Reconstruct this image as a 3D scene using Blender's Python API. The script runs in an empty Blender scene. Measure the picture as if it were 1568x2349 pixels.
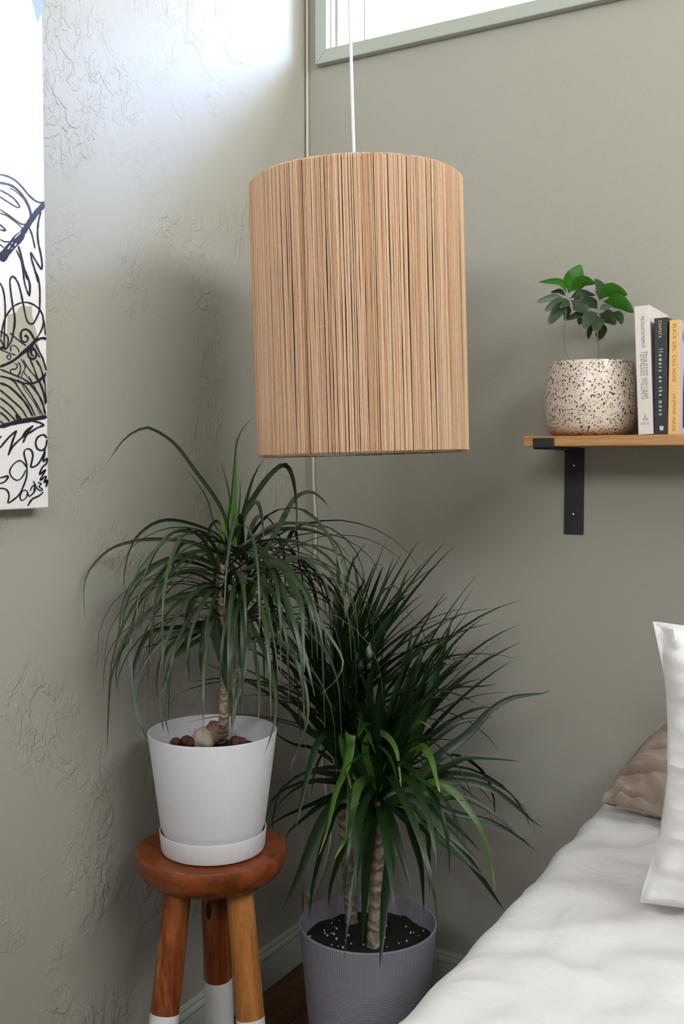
import bpy, bmesh, math, random
from mathutils import Vector, Matrix, noise

random.seed(11)
S = bpy.context.scene
COL = S.collection
PI = math.pi

# ------------------------------------------------------------------ camera
FPX, CXP, CYP = 2350.0, 784.0, 1174.5
PSI, TH = math.radians(29.8), math.atan(110 / FPX)
FW = Vector((-math.sin(PSI) * math.cos(TH), math.cos(PSI) * math.cos(TH), -math.sin(TH)))
RT = Vector((math.cos(PSI), math.sin(PSI), 0))
UP = RT.cross(FW)
CAM = Vector((1.188, -1.919, 1.096))
cam_data = bpy.data.cameras.new('camera')
cam = bpy.data.objects.new('camera', cam_data)
COL.objects.link(cam)
cam_data.sensor_fit = 'VERTICAL'
cam_data.sensor_height = 36.0
cam_data.lens = 36.0 * FPX / 2349.0
cam_data.clip_start = 0.02
cam.location = CAM
cam.rotation_euler = (PI / 2 - TH, 0, PSI)
S.camera = cam

# ------------------------------------------------------------------ light
S.view_settings.view_transform = 'Standard'
S.view_settings.look = 'None'
S.view_settings.gamma = 1.0
S.view_settings.use_curve_mapping = False
S.view_settings.exposure = 1.92
S.cycles.max_bounces = 4
S.cycles.diffuse_bounces = 3
S.cycles.glossy_bounces = 2
S.cycles.transmission_bounces = 2
S.cycles.transparent_max_bounces = 8
S.cycles.caustics_reflective = False
S.cycles.caustics_refractive = False
world = bpy.data.worlds.new('sky')
S.world = world
world.use_nodes = True
bg = world.node_tree.nodes['Background']
bg.inputs[0].default_value = (0.85, 0.93, 1.0, 1)
bg.inputs[1].default_value = 3.8


# added sun lamp, wide and blue, standing in for sky light through the clerestory
sun_d = bpy.data.lights.new('skylight_sun', 'SUN')
sun_d.energy = 2.1
sun_d.angle = math.radians(19)
sun_d.color = (0.33, 0.50, 1.0)
sun = bpy.data.objects.new('skylight_sun', sun_d)
COL.objects.link(sun)
SUN_AZ, SUN_EL = math.radians(54), math.radians(21)
sun.rotation_euler = Vector((math.sin(SUN_AZ) * math.cos(SUN_EL), math.cos(SUN_AZ) * math.cos(SUN_EL), math.sin(SUN_EL))).to_track_quat('Z', 'Y').to_euler()


def window_light(name, loc, rot, sx, sy, power, col, portal=False):
    l = bpy.data.lights.new(name, 'AREA')
    l.shape = 'RECTANGLE'
    l.size, l.size_y = sx, sy
    l.energy = power
    l.color = col
    if portal:
        l.cycles.is_portal = True
    o = bpy.data.objects.new(name, l)
    COL.objects.link(o)
    o.location = loc
    o.rotation_euler = rot
    return o


# room: corner at origin, wall_left x=0, wall_right y=0
RX, RY, RZ = 2.35, -3.4, 2.75
# window openings: clerestory in wall_right, big window in wall_back, window in wall_far
W1 = (0.0615, 1.5, 1.9735, 2.30)         # x0 x1 z0 z1   (y=0)
W2 = (0.2, 2.1, 1.95, 2.66)
W3 = (-2.3, -0.05, 1.98, 2.71)
window_light('clerestory_daylight', ((W1[0] + W1[1]) / 2, 0.16, (W1[2] + W1[3]) / 2), (-PI / 2, 0, 0), W1[1] - W1[0], W1[3] - W1[2], 1, (1, 1, 1), True)
window_light('back_daylight', ((W2[0] + W2[1]) / 2, RY - 0.16, (W2[2] + W2[3]) / 2), (PI / 2, 0, 0), W2[1] - W2[0], W2[3] - W2[2], 1, (1, 1, 1), True)
window_light('side_daylight', (RX + 0.16, (W3[0] + W3[1]) / 2, (W3[2] + W3[3]) / 2), (0, PI / 2, 0), W3[3] - W3[2], W3[1] - W3[0], 1, (1, 1, 1), True)


# ------------------------------------------------------------------ helpers
def ray(x, y):
    return FW + (x - CXP) / FPX * RT - (y - CYP) / FPX * UP


def at(x, y, d):
    return CAM + d * ray(x, y)


def onp(x, y, ax, v):
    r = ray(x, y)
    return CAM + (v - CAM[ax]) / r[ax] * r


def lin(c):
    c = c / 255.0
    return c / 12.92 if c <= 0.04045 else ((c + 0.055) / 1.055) ** 2.4


def rgb(r, g, b):
    return (lin(r), lin(g), lin(b), 1.0)


ORIGIN = {}


class MB:
    def __init__(self):
        self.v, self.f, self.uv = [], [], []

    def quadstrip(self, rows, close_u=False, uv=False):
        """rows: list of equal-length lists of points"""
        b = len(self.v)
        n = len(rows[0])
        for r in rows:
            self.v += [tuple(p) for p in r]
        for i in range(len(rows) - 1):
            for j in range(n if close_u else n - 1):
                j2 = (j + 1) % n
                self.f.append((b + i * n + j, b + i * n + j2, b + (i + 1) * n + j2, b + (i + 1) * n + j))
        return b, n

    def cap(self, idx, flip=False):
        idx = list(idx)
        self.f.append(tuple(reversed(idx)) if flip else tuple(idx))

    def box(self, a, b):
        x0, y0, z0 = a
        x1, y1, z1 = b
        i = len(self.v)
        self.v += [(x0, y0, z0), (x1, y0, z0), (x1, y1, z0), (x0, y1, z0), (x0, y0, z1), (x1, y0, z1), (x1, y1, z1), (x0, y1, z1)]
        self.f += [(i, i + 3, i + 2, i + 1), (i + 4, i + 5, i + 6, i + 7), (i, i + 1, i + 5, i + 4), (i + 1, i + 2, i + 6, i + 5), (i + 2, i + 3, i + 7, i + 6), (i + 3, i, i + 4, i + 7)]

    def tube(self, pts, rad, sides=8, caps=True, phase=0.0):
        pts = [Vector(p) for p in pts]
        n = len(pts)
        rads = rad if isinstance(rad, (list, tuple)) else [rad] * n
        rows = []
        up = None
        for k in range(n):
            t = (pts[min(k + 1, n - 1)] - pts[max(k - 1, 0)]).normalized()
            if up is None:
                up = Vector((1, 0, 0)) if abs(t.x) < 0.8 else Vector((0, 1, 0))
            a = (up - t * up.dot(t)).normalized()
            up = a
            c = t.cross(a)
            rows.append([pts[k] + rads[k] * (math.cos(phase + 2 * PI * j / sides) * a + math.sin(phase + 2 * PI * j / sides) * c) for j in range(sides)])
        b, m = self.quadstrip(rows, True)
        if caps:
            self.cap(range(b, b + m), True)
            self.cap(range(b + (n - 1) * m, b + n * m))

    def lathe(self, prof, c=(0, 0, 0), seg=64, closed=False):
        """prof: list of (r,z); r==0 ends become caps"""
        rows = []
        for r, z in prof:
            rr = max(r, 1e-5)
            rows.append([(c[0] + rr * math.cos(2 * PI * j / seg), c[1] + rr * math.sin(2 * PI * j / seg), c[2] + z) for j in range(seg)])
        if closed:
            rows.append(rows[0])
        self.quadstrip(rows, True)

    def build(self, name, mat, parent=None, origin=None, smooth=True, angle=None):
        if parent is not None:
            o0 = ORIGIN[parent.name]
        else:
            o0 = Vector(origin) if origin is not None else Vector((0, 0, 0))
        me = bpy.data.meshes.new(name)
        me.from_pydata([(p[0] - o0[0], p[1] - o0[1], p[2] - o0[2]) for p in self.v], [], self.f)
        if self.uv:
            l = me.uv_layers.new(name='UVMap')
            for lp in me.loops:
                l.data[lp.index].uv = self.uv[lp.vertex_index]
        bm = bmesh.new()
        bm.from_mesh(me)
        if not self.uv:
            bmesh.ops.recalc_face_normals(bm, faces=bm.faces)
        if smooth:
            lim = math.radians(angle if angle else 40)
            for f in bm.faces:
                f.smooth = True
            for e in bm.edges:
                if len(e.link_faces) == 2 and e.calc_face_angle(0) > lim:
                    e.smooth = False
        bm.to_mesh(me)
        bm.free()
        o = bpy.data.objects.new(name, me)
        COL.objects.link(o)
        if mat:
            me.materials.append(mat)
        if parent is not None:
            o.parent = parent
        else:
            o.location = o0
        ORIGIN[o.name] = o0
        return o


def empty(name, loc):
    o = bpy.data.objects.new(name, None)
    COL.objects.link(o)
    o.location = loc
    o.empty_display_size = 0.05
    ORIGIN[o.name] = Vector(loc)
    return o


def tag(o, label, cat, group=None):
    o['label'] = label
    o['category'] = cat
    if group:
        o['group'] = group
    return o


def struct(o, label=None):
    o['kind'] = 'structure'
    if label:
        o['label'] = label
    return o


def bevel(o, w, seg=2):
    m = o.modifiers.new('bevel', 'BEVEL')
    m.width = w
    m.segments = seg
    m.limit_method = 'ANGLE'
    return o


def catmull(pts, sub=6):
    P = [Vector(p) for p in pts]
    if len(P) < 3:
        return [P[0].lerp(P[-1], i / sub) for i in range(sub + 1)]
    Q = [2 * P[0] - P[1]] + P + [2 * P[-1] - P[-2]]
    out = []
    for i in range(1, len(Q) - 2):
        a, b, c, d = Q[i - 1], Q[i], Q[i + 1], Q[i + 2]
        for k in range(sub):
            t = k / sub
            out.append(0.5 * (2 * b + (c - a) * t + (2 * a - 5 * b + 4 * c - d) * t * t + (-a + 3 * b - 3 * c + d) * t ** 3))
    out.append(P[-1])
    return out


def resample(pts, n):
    L = [0]
    for a, b in zip(pts, pts[1:]):
        L.append(L[-1] + (b - a).length)
    out = []
    k = 0
    for i in range(n):
        s = L[-1] * i / (n - 1)
        while k < len(pts) - 2 and L[k + 1] < s:
            k += 1
        t = (s - L[k]) / max(L[k + 1] - L[k], 1e-9)
        out.append(pts[k].lerp(pts[k + 1], min(max(t, 0), 1)))
    return out


# ------------------------------------------------------------------ materials
class NT:
    def __init__(self, name):
        self.m = bpy.data.materials.new(name)
        self.m.use_nodes = True
        self.t = self.m.node_tree
        self.b = self.t.nodes['Principled BSDF']

    def n(self, typ, **kw):
        nd = self.t.nodes.new(typ)
        for k, v in kw.items():
            if k.startswith('i_'):
                nd.inputs[k[2:].replace('_', ' ')].default_value = v
            else:
                setattr(nd, k, v)
        return nd

    def l(self, a, b):
        self.t.links.new(a, b)

    def coords(self, scale=(1, 1, 1), kind='Object', rand=False):
        tc = self.n('ShaderNodeTexCoord')
        mp = self.n('ShaderNodeMapping')
        mp.inputs['Scale'].default_value = scale
        self.l(tc.outputs[kind], mp.inputs['Vector'])
        if rand:
            oi = self.n('ShaderNodeObjectInfo')
            mu = self.n('ShaderNodeMath', operation='MULTIPLY')
            mu.inputs[1].default_value = 37.0
            self.l(oi.outputs['Random'], mu.inputs[0])
            self.l(mu.outputs[0], mp.inputs['Location'])
        return mp.outputs[0]

    def noise(self, vec, scale, detail=3, rough=0.5, dist=0.0):
        nd = self.n('ShaderNodeTexNoise')
        nd.inputs['Scale'].default_value = scale
        nd.inputs['Detail'].default_value = detail
        nd.inputs['Roughness'].default_value = rough
        nd.inputs['Distortion'].default_value = dist
        if vec is not None:
            self.l(vec, nd.inputs['Vector'])
        return nd.outputs['Fac']

    def ramp(self, fac, stops, interp='LINEAR'):
        nd = self.n('ShaderNodeValToRGB')
        cr = nd.color_ramp
        cr.interpolation = interp
        while len(cr.elements) < len(stops):
            cr.elements.new(0.5)
        for e, (p, c) in zip(cr.elements, stops):
            e.position = p
            e.color = c if isinstance(c, tuple) else (c, c, c, 1)
        self.l(fac, nd.inputs[0])
        return nd.outputs[0]

    def mix(self, fac, a, b, blend='MIX'):
        nd = self.n('ShaderNodeMix', data_type='RGBA', blend_type=blend)
        for s, v in ((nd.inputs[0], fac), (nd.inputs[6], a), (nd.inputs[7], b)):
            if isinstance(v, (float, int, tuple)):
                s.default_value = v
            else:
                self.l(v, s)
        return nd.outputs[2]

    def math(self, op, a, b=0.0):
        nd = self.n('ShaderNodeMath', operation=op)
        for s, v in ((nd.inputs[0], a), (nd.inputs[1], b)):
            if isinstance(v, (float, int)):
                s.default_value = v
            else:
                self.l(v, s)
        return nd.outputs[0]

    def bump(self, h, strength=0.5, dist=0.002, prev=None):
        nd = self.n('ShaderNodeBump')
        nd.inputs['Strength'].default_value = strength
        nd.inputs['Distance'].default_value = dist
        self.l(h, nd.inputs['Height'])
        if prev is not None:
            self.l(prev, nd.inputs['Normal'])
        self.l(nd.outputs[0], self.b.inputs['Normal'])
        return nd.outputs[0]

    def color(self, c):
        if isinstance(c, tuple):
            self.b.inputs['Base Color'].default_value = c
        else:
            self.l(c, self.b.inputs['Base Color'])

    def rough(self, r, spec=None):
        self.b.inputs['Roughness'].default_value = r
        if spec is not None:
            self.b.inputs['Specular IOR Level'].default_value = spec
        return self.m


def plain(name, c, r=0.6, spec=0.5, metal=0.0):
    t = NT(name)
    v = t.coords()
    f = t.noise(v, 90, 1)
    dark = tuple(x * 0.93 for x in c[:3]) + (1,)
    t.color(t.mix(f, dark, c))
    t.b.inputs['Metallic'].default_value = metal
    return t.rough(r, spec)


def wall_mat(name, base, knock):
    t = NT(name)
    v = t.coords((1, 1, 0.7))
    v2 = t.coords()
    big = t.noise(v2, 1.7, 2)
    t.color(t.mix(big, tuple(x * 0.97 for x in base[:3]) + (1,), base))
    plate = t.noise(v, 17, 3, 0.5, 1.6)
    plate = t.ramp(plate, [(0.50, 0.0), (0.535, 1.0)])
    thin = t.noise(v, 42, 3, 0.5, 1.2)
    thin = t.ramp(thin, [(0.52, 0.0), (0.56, 0.7)])
    mask = t.ramp(t.noise(v2, 5.0, 2), [(0.46, 0.0), (0.62, 1.0)])
    h = t.mix(1.0, t.mix(0.5, plate, thin), mask, 'MULTIPLY')
    b1 = t.bump(h, knock, 0.0024)
    fine = t.noise(v2, 330, 1, 0.6)
    t.bump(fine, 0.3, 0.0014, b1)
    return t.rough(0.62, 0.3)


def wood(name, c1, c2, c3, scale=(30, 30, 2.2), r=0.4, spec=0.4, nscale=1.0):
    t = NT(name)
    v = t.coords(scale, rand=True)
    g = t.noise(v, 1.0 * nscale, 5, 0.6, 0.8)
    col = t.ramp(g, [(0.28, c1), (0.5, c2), (0.72, c3)])
    v2 = t.coords(tuple(s * 6 for s in scale), rand=True)
    fine = t.noise(v2, 1.0, 3, 0.7)
    col = t.mix(t.ramp(fine, [(0.35, 0.0), (0.7, 0.45)]), col, c1)
    t.color(col)
    t.bump(fine, 0.12, 0.001)
    return t.rough(r, spec)


def leaf_mat(name, c_dark, c_light, tipc, rough=0.38, tipstart=0.93):
    t = NT(name)
    uv = t.n('ShaderNodeTexCoord').outputs['UV']
    sx = t.n('ShaderNodeSeparateXYZ')
    t.l(uv, sx.inputs[0])
    oi = t.n('ShaderNodeObjectInfo').outputs['Random']
    c = t.mix(oi, c_dark, c_light)
    mp = t.n('ShaderNodeMapping')
    mp.inputs['Scale'].default_value = (9, 1.2, 1)
    t.l(uv, mp.inputs[0])
    st = t.noise(mp.outputs[0], 3.0, 3)
    c = t.mix(t.ramp(st, [(0.35, 0.0), (0.75, 0.5)]), c, tuple(x * 1.5 for x in c_light[:3]) + (1,))
    tip = t.math('ADD', sx.outputs[1], t.math('MULTIPLY', oi, 0.09))
    tf = t.ramp(tip, [(tipstart, 0.0), (min(tipstart + 0.08, 1.0), 1.0)])
    t.color(t.mix(tf, c, tipc))
    t.bump(st, 0.15, 0.001)
    return t.rough(rough, 0.5)


PAINT = rgb(171, 166, 154)
M = {}
M['wall_left'] = wall_mat('sage_paint_knockdown', PAINT, 1.0)
M['wall_right'] = wall_mat('sage_paint_smooth', PAINT, 0.1)
M['trim'] = plain('sage_trim_paint', rgb(178, 182, 170), 0.45)
M['ceiling'] = plain('white_ceiling_paint', rgb(232, 230, 224), 0.8)
M['plank'] = wood('dark_floor_wood', rgb(58, 34, 22), rgb(92, 55, 34), rgb(122, 78, 48), (26, 2.0, 26), 0.4)
M['floorbase'] = plain('floor_gap', rgb(30, 20, 14), 0.9)
M['eave'] = plain('eave_paint', rgb(120, 116, 108), 0.8)
M['ground'] = plain('outside_ground', rgb(120, 118, 104), 0.95)
M['canvas'] = plain('canvas_white', rgb(240, 233, 231), 0.75, 0.3)
M['ink'] = plain('black_ink_blue_glare', rgb(26, 24, 44), 0.35, 0.6)  # black ink, with the blue of reflected sky put into its colour
M['paleglare'] = plain('pale_blue_glare', rgb(150, 165, 205), 0.6)  # sky glare on the drawn leaf shape, painted as pale blue
M['wash'] = plain('khaki_wash', rgb(184, 178, 158), 0.6)
M['cord'] = plain('cord_plastic', rgb(226, 224, 222), 0.3)
M['cord2'] = plain('cord_cream', rgb(205, 198, 178), 0.45)
M['black'] = plain('black_powder_coat', rgb(30, 31, 34), 0.5)
M['steel'] = plain('screw_steel', rgb(200, 205, 205), 0.25, 0.5, 1.0)
M['brass'] = plain('mullion_bronze', rgb(120, 96, 52), 0.4)
M['shelf'] = wood('shelf_pine', rgb(138, 92, 52), rgb(190, 140, 90), rgb(214, 166, 114), (2.2, 22, 46), 0.5)
M['stool'] = wood('stool_wood', rgb(70, 30, 12), rgb(140, 70, 30), rgb(196, 120, 62), (38, 38, 4), 0.36)
M['stoolseat'] = wood('stool_seat_wood', rgb(84, 38, 18), rgb(136, 68, 34), rgb(166, 88, 46), (9, 30, 40), 0.3)
M['stoolpale'] = wood('stool_pale_wood', rgb(128, 74, 34), rgb(184, 118, 60), rgb(208, 148, 86), (34, 34, 4), 0.36)
M['dip'] = plain('white_leg_paint', rgb(232, 230, 230), 0.4)
M['whitepot'] = plain('white_plastic_pot', rgb(226, 222, 226), 0.5)
M['soil'] = plain('soil', rgb(20, 15, 12), 0.95)
M['stone'] = plain('pale_stone', rgb(196, 180, 162), 0.8)
M['stone2'] = plain('reddish_stone', rgb(140, 104, 92), 0.6)
M['pellet'] = plain('brown_clay_pellet', rgb(92, 52, 36), 0.75)
M['perlite'] = plain('perlite', rgb(220, 215, 205), 0.8)
M['taupe'] = plain('taupe_linen', rgb(168, 148, 136), 0.85, 0.2)
M['bedframe'] = wood('bed_frame_wood', rgb(70, 46, 30), rgb(104, 72, 48), rgb(130, 92, 62), (20, 3, 20), 0.5)


def linen():
    t = NT('white_linen')
    v = t.coords()
    t.color(t.mix(t.noise(v, 6, 2), rgb(236, 230, 228), rgb(244, 240, 240)))
    b = t.bump(t.noise(v, 9, 3, 0.5, 0.8), 0.5, 0.017)
    t.bump(t.noise(v, 700, 2), 0.1, 0.0008, b)
    return t.rough(0.85, 0.2)


M['linen'] = linen()


def jute():
    t = NT('jute_string')
    geo = t.n('ShaderNodeNewGeometry')
    rnd = geo.outputs['Random Per Island']
    base = t.ramp(rnd, [(0.0, rgb(196, 144, 106)), (0.3, rgb(228, 184, 148)), (0.75, rgb(240, 204, 172)), (1.0, rgb(246, 216, 188))])
    uv = t.n('ShaderNodeTexCoord').outputs['UV']
    mp = t.n('ShaderNodeMapping')
    mp.inputs['Scale'].default_value = (1, 1, 1)
    t.l(uv, mp.inputs[0])
    wv = t.n('ShaderNodeTexWave', wave_type='BANDS', bands_direction='DIAGONAL')
    wv.inputs['Scale'].default_value = 14.0
    wv.inputs['Distortion'].default_value = 1.5
    t.l(mp.outputs[0], wv.inputs['Vector'])
    fib = t.noise(t.coords((900, 900, 120)), 1.0, 3, 0.7)
    col = t.mix(t.ramp(fib, [(0.3, 0.0), (0.75, 0.55)]), base, rgb(196, 148, 110))
    t.color(col)
    b = t.bump(wv.outputs['Fac'], 0.5, 0.0012)
    t.bump(fib, 0.35, 0.001, b)
    return t.rough(0.85, 0.15)


M['jute'] = jute()
M['juteinner'] = plain('shade_liner', rgb(92, 52, 28), 0.9)


def speckle():
    t = NT('speckled_glaze')
    v = t.coords()
    nz = t.n('ShaderNodeTexNoise')
    nz.inputs['Scale'].default_value = 160
    t.l(v, nz.inputs['Vector'])
    vm = t.n('ShaderNodeVectorMath', operation='MULTIPLY_ADD')
    t.l(nz.outputs['Color'], vm.inputs[0])
    vm.inputs[1].default_value = (0.006, 0.006, 0.006)
    t.l(v, vm.inputs[2])

    def spots(scale, lo, keep):
        vo = t.n('ShaderNodeTexVoronoi')
        vo.inputs['Scale'].default_value = scale
        t.l(vm.outputs[0], vo.inputs['Vector'])
        d = t.ramp(vo.outputs['Distance'], [(lo, 1.0), (lo + 0.05, 0.0)])
        sp = t.n('ShaderNodeSeparateColor')
        t.l(vo.outputs['Color'], sp.inputs[0])
        k = t.math('GREATER_THAN', sp.outputs[0], keep)
        return t.math('MULTIPLY', d, k)
    s = t.math('MAXIMUM', spots(210, 0.30, 0.45), spots(360, 0.30, 0.45))
    s = t.math('MAXIMUM', s, spots(135, 0.24, 0.70))
    sz = t.n('ShaderNodeSeparateXYZ')
    t.l(v, sz.inputs[0])
    zz = t.math('ADD', sz.outputs[2], t.math('MULTIPLY', t.noise(v, 40, 2), 0.012))
    clay = t.ramp(t.math('MULTIPLY', zz, 10.0), [(0.12, 1.0), (0.24, 0.0)])
    base = t.mix(t.noise(v, 25, 3), rgb(222, 200, 180), rgb(232, 216, 200))
    base = t.mix(clay, base, rgb(198, 156, 122))
    t.color(t.mix(s, base, rgb(44, 34, 28)))
    return t.rough(0.3, 0.5)


M['speckle'] = speckle()


def ribbed():
    t = NT('grey_ribbed_plastic')
    v = t.coords()
    sx = t.n('ShaderNodeSeparateXYZ')
    t.l(v, sx.inputs[0])
    ang = t.math('ARCTAN2', sx.outputs[1], sx.outputs[0])
    z = sx.outputs[2]
    vert = t.math('SINE', t.math('MULTIPLY', ang, 190.0))
    hor = t.math('SINE', t.math('MULTIPLY', z, 2100.0))
    diag = t.math('SINE', t.math('ADD', t.math('MULTIPLY', ang, 130.0), t.math('MULTIPLY', z, 1100.0)))
    up = t.math('GREATER_THAN', z, 0.178)
    mid = t.math('GREATER_THAN', z, 0.115)
    h = t.mix(mid, diag, t.mix(up, hor, vert))
    t.color(t.mix(t.noise(v, 12, 2), rgb(150, 145, 158), rgb(164, 158, 172)))
    t.bump(h, 0.35, 0.0012)
    return t.rough(0.5, 0.4)


M['greypot'] = ribbed()
M['leaf1'] = leaf_mat('thin_leaf_green', rgb(22, 35, 17), rgb(52, 70, 40), rgb(112, 94, 58), 0.34, 0.972)
M['leaf1y'] = leaf_mat('young_leaf_green', rgb(56, 100, 26), rgb(80, 124, 40), rgb(70, 84, 30))
M['leaf2'] = leaf_mat('broad_leaf_green', rgb(11, 28, 9), rgb(31, 56, 20), rgb(60, 60, 26), 0.34, 0.97)
M['leaf2y'] = leaf_mat('bright_leaf_green', rgb(46, 84, 22), rgb(76, 108, 40), rgb(150, 140, 60))
M['leaf3'] = leaf_mat('shelf_leaf_unlit', rgb(36, 52, 32), rgb(56, 74, 48), rgb(146, 100, 68), 0.45, 0.92)  # darker green painted for the lower leaves that get less light
M['leaf3lit'] = leaf_mat('shelf_leaf_lit', rgb(38, 92, 16), rgb(52, 112, 24), rgb(46, 100, 20), 0.4, 1.2)  # brighter green painted for the upper leaves that catch the light
M['stem3'] = plain('shelf_plant_stem', rgb(150, 138, 118), 0.7)


def bark(name, c1, c2, rings):
    t = NT(name)
    v = t.coords((1, 1, 1))
    w = t.n('ShaderNodeTexWave', wave_type='BANDS', bands_direction='Z')
    w.inputs['Scale'].default_value = rings
    w.inputs['Distortion'].default_value = 7.0
    w.inputs['Detail Scale'].default_value = 3.0
    t.l(v, w.inputs['Vector'])
    n = t.noise(v, 120, 4, 0.6)
    t.color(t.mix(t.mix(0.5, n, w.outputs['Fac']), c1, c2))
    b = t.bump(w.outputs['Fac'], 0.7, 0.003)
    t.bump(n, 0.3, 0.002, b)
    return t.rough(0.85, 0.2)


M['bark1'] = bark('pale_bark', rgb(112, 92, 72), rgb(200, 174, 146), 22)
M['bark2'] = bark('ringed_bark', rgb(92, 80, 66), rgb(186, 168, 148), 14)


def glass(name, tint):
    m = bpy.data.materials.new(name)
    m.use_nodes = True
    nt = m.node_tree
    nt.nodes.remove(nt.nodes['Principled BSDF'])
    tr = nt.nodes.new('ShaderNodeBsdfTransparent')
    tr.inputs[0].default_value = tint
    gl = nt.nodes.new('ShaderNodeBsdfGlossy')
    gl.inputs['Roughness'].default_value = 0.02
    mx = nt.nodes.new('ShaderNodeMixShader')
    mx.inputs[0].default_value = 0.05
    nt.links.new(tr.outputs[0], mx.inputs[1])
    nt.links.new(gl.outputs[0], mx.inputs[2])
    nt.links.new(mx.outputs[0], nt.nodes['Material Output'].inputs[0])
    return m


M['glass'] = glass('clear_window_glass', (1, 1, 1, 1))
M['warmfilter'] = glass('warm_filter_glass', (0.99, 0.975, 0.945, 1))  # unseen panes, tint added to warm the daylight coming in

# ================================================================== SETTING
TW = 0.14


def wall_with_hole(name, axis, a0, a1, z1, plane, out, hole, mat):
    """axis 0: wall runs along x at y=plane; axis 1: runs along y at x=plane; thickness goes to plane+out"""
    mb = MB()
    h0, h1, hz0, hz1 = hole
    p0, p1 = min(plane, plane + out), max(plane, plane + out)
    for (s0, s1, b0, b1) in ((a0, h0, 0, z1), (h1, a1, 0, z1), (h0, h1, 0, hz0), (h0, h1, hz1, z1)):
        if axis == 0:
            mb.box((s0, p0, b0), (s1, p1, b1))
        else:
            mb.box((p0, s0, b0), (p1, s1, b1))
    return struct(mb.build(name, mat, smooth=False))


wall_with_hole('wall_right', 0, 0, RX, RZ, 0.0, TW, W1, M['wall_right'])
wall_with_hole('wall_back', 0, 0, RX, RZ, RY, -TW, W2, M['wall_right'])
wall_with_hole('wall_far', 1, RY, 0, RZ, RX, TW, W3, M['wall_right'])
mb = MB()
mb.box((-TW, RY - TW, 0), (0, TW, RZ))
struct(mb.build('wall_left', M['wall_left'], smooth=False))
mb = MB()
mb.box((-TW, RY - TW, RZ), (RX + TW, TW, RZ + 0.12))
struct(mb.build('ceiling', M['ceiling'], smooth=False))
mb = MB()
mb.box((-TW, RY - TW, -0.14), (RX + TW, TW, -0.012))
floor = struct(mb.build('floor', M['floorbase'], smooth=False))
PW, PL = 0.124, 1.2
pm = None
i = 0
x = 0.0
while x < RX:
    off = (i * 0.47) % PL
    y = 0.0
    first = True
    while y > RY:
        ln = min(off + 0.15 if first else PL, y - RY)
        first = False
        if ln > PL - 1e-6 and pm is not None and x + PW <= RX:
            o = bpy.data.objects.new('plank', pm)
            COL.objects.link(o)
            o.parent = floor
            o.location = (x, y, 0)
        else:
            mb = MB()
            w = min(PW, RX - x)
            mb.box((0.0008, -ln + 0.0008, -0.012), (w - 0.0008, -0.0008, 0))
            o = mb.build('plank', M['plank'], smooth=False)
            o.parent = floor
            o.location = (x, y, 0)
            if ln > PL - 1e-6 and w > PW - 1e-6:
                pm = o.data
        y -= ln
    x += PW
    i += 1

# ground outside
mb = MB()
mb.box((-14, -14, -0.5), (14, 14, -0.3))
struct(mb.build('ground', M['ground'], smooth=False))

# baseboards: profile extruded
BH = 0.085
prof = [(0, 0), (0.014, 0), (0.014, 0.060), (0.0125, 0.064), (0.0135, 0.068), (0.0115, 0.073), (0.008, 0.076), (0.0075, 0.0805), (0.005, 0.0845), (0, BH)]


def base_run(name, f0, f1):
    mb = MB()
    mb.quadstrip([[f0(p) for p in prof], [f1(p) for p in prof]], True)
    mb.cap(range(len(prof)))
    mb.cap(range(len(prof), 2 * len(prof)))
    return struct(mb.build(name, M['trim'], angle=25))


base_run('baseboard_left', lambda p: (p[0], RY, p[1]), lambda p: (p[0], 0, p[1]))
base_run('baseboard_right', lambda p: (0.0145, -p[0], p[1]), lambda p: (RX, -p[0], p[1]))

# window_1 : clerestory
wx0, wx1, wz0, wz1 = W1
win = struct(empty('window_1', (wx0, 0, wz0)), 'clerestory window with sage casing above the lamp')
cw = 0.0285
for nm, pts in (('casing_bottom', [(wx0 - cw, wz0 - cw), (wx1 + cw, wz0 - cw), (wx1, wz0), (wx0, wz0)]),
                ('casing_top', [(wx0, wz1), (wx1, wz1), (wx1 + cw, wz1 + cw), (wx0 - cw, wz1 + cw)]),
                ('casing_side', [(wx0 - cw, wz0 - cw), (wx0, wz0), (wx0, wz1), (wx0 - cw, wz1 + cw)]),
                ('casing_side', [(wx1, wz0), (wx1 + cw, wz0 - cw), (wx1 + cw, wz1 + cw), (wx1, wz1)])):
    mb = MB()
    mb.v = [(p[0], -0.019, p[1]) for p in pts] + [(p[0], 0.0, p[1]) for p in pts]
    mb.f = [(0, 1, 2, 3), (7, 6, 5, 4)] + [(k, k + 4, (k + 1) % 4 + 4, (k + 1) % 4) for k in range(4)]
    bevel(mb.build(nm, M['trim'], win, smooth=False), 0.002)
SY = 0.004


def sash_bar(name, xa, xb, za, zb, ya, yb, m):
    mb = MB()
    mb.box((xa, ya, za), (xb, yb, zb))
    return bevel(mb.build(name, m, win, smooth=False), 0.0015)


def px_x(px, yy, py=40):
    return onp(px, py, 1, yy).x


for a, b_ in ((754.5, 760.5), (769, 776)):
    sash_bar('groove_shade', px_x(a, SY), px_x(b_, SY), wz0, wz1, SY - 0.003, SY + 0.016, M['trim'])  # grey bars standing for shaded grooves in a white frame
sash_bar('sash_rail', wx0, wx1, wz0, wz0 + 0.004, SY + 0.006, SY + 0.03, M['trim'])
sash_bar('sash_rail', wx0, wx1, wz1 - 0.02, wz1, SY, SY + 0.03, M['trim'])
xm = px_x(836, SY)
sash_bar('mullion', xm - 0.0012, xm + 0.0012, wz0, wz1, SY - 0.002, SY + 0.012, M['brass'])
for xa, xb in ((px_x(776, SY), xm), (xm, wx1)):
    mb = MB()
    mb.box((xa, SY + 0.012, wz0), (xb, SY + 0.016, wz1))
    mb.build('pane', M['glass'], win, smooth=False)

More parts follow.
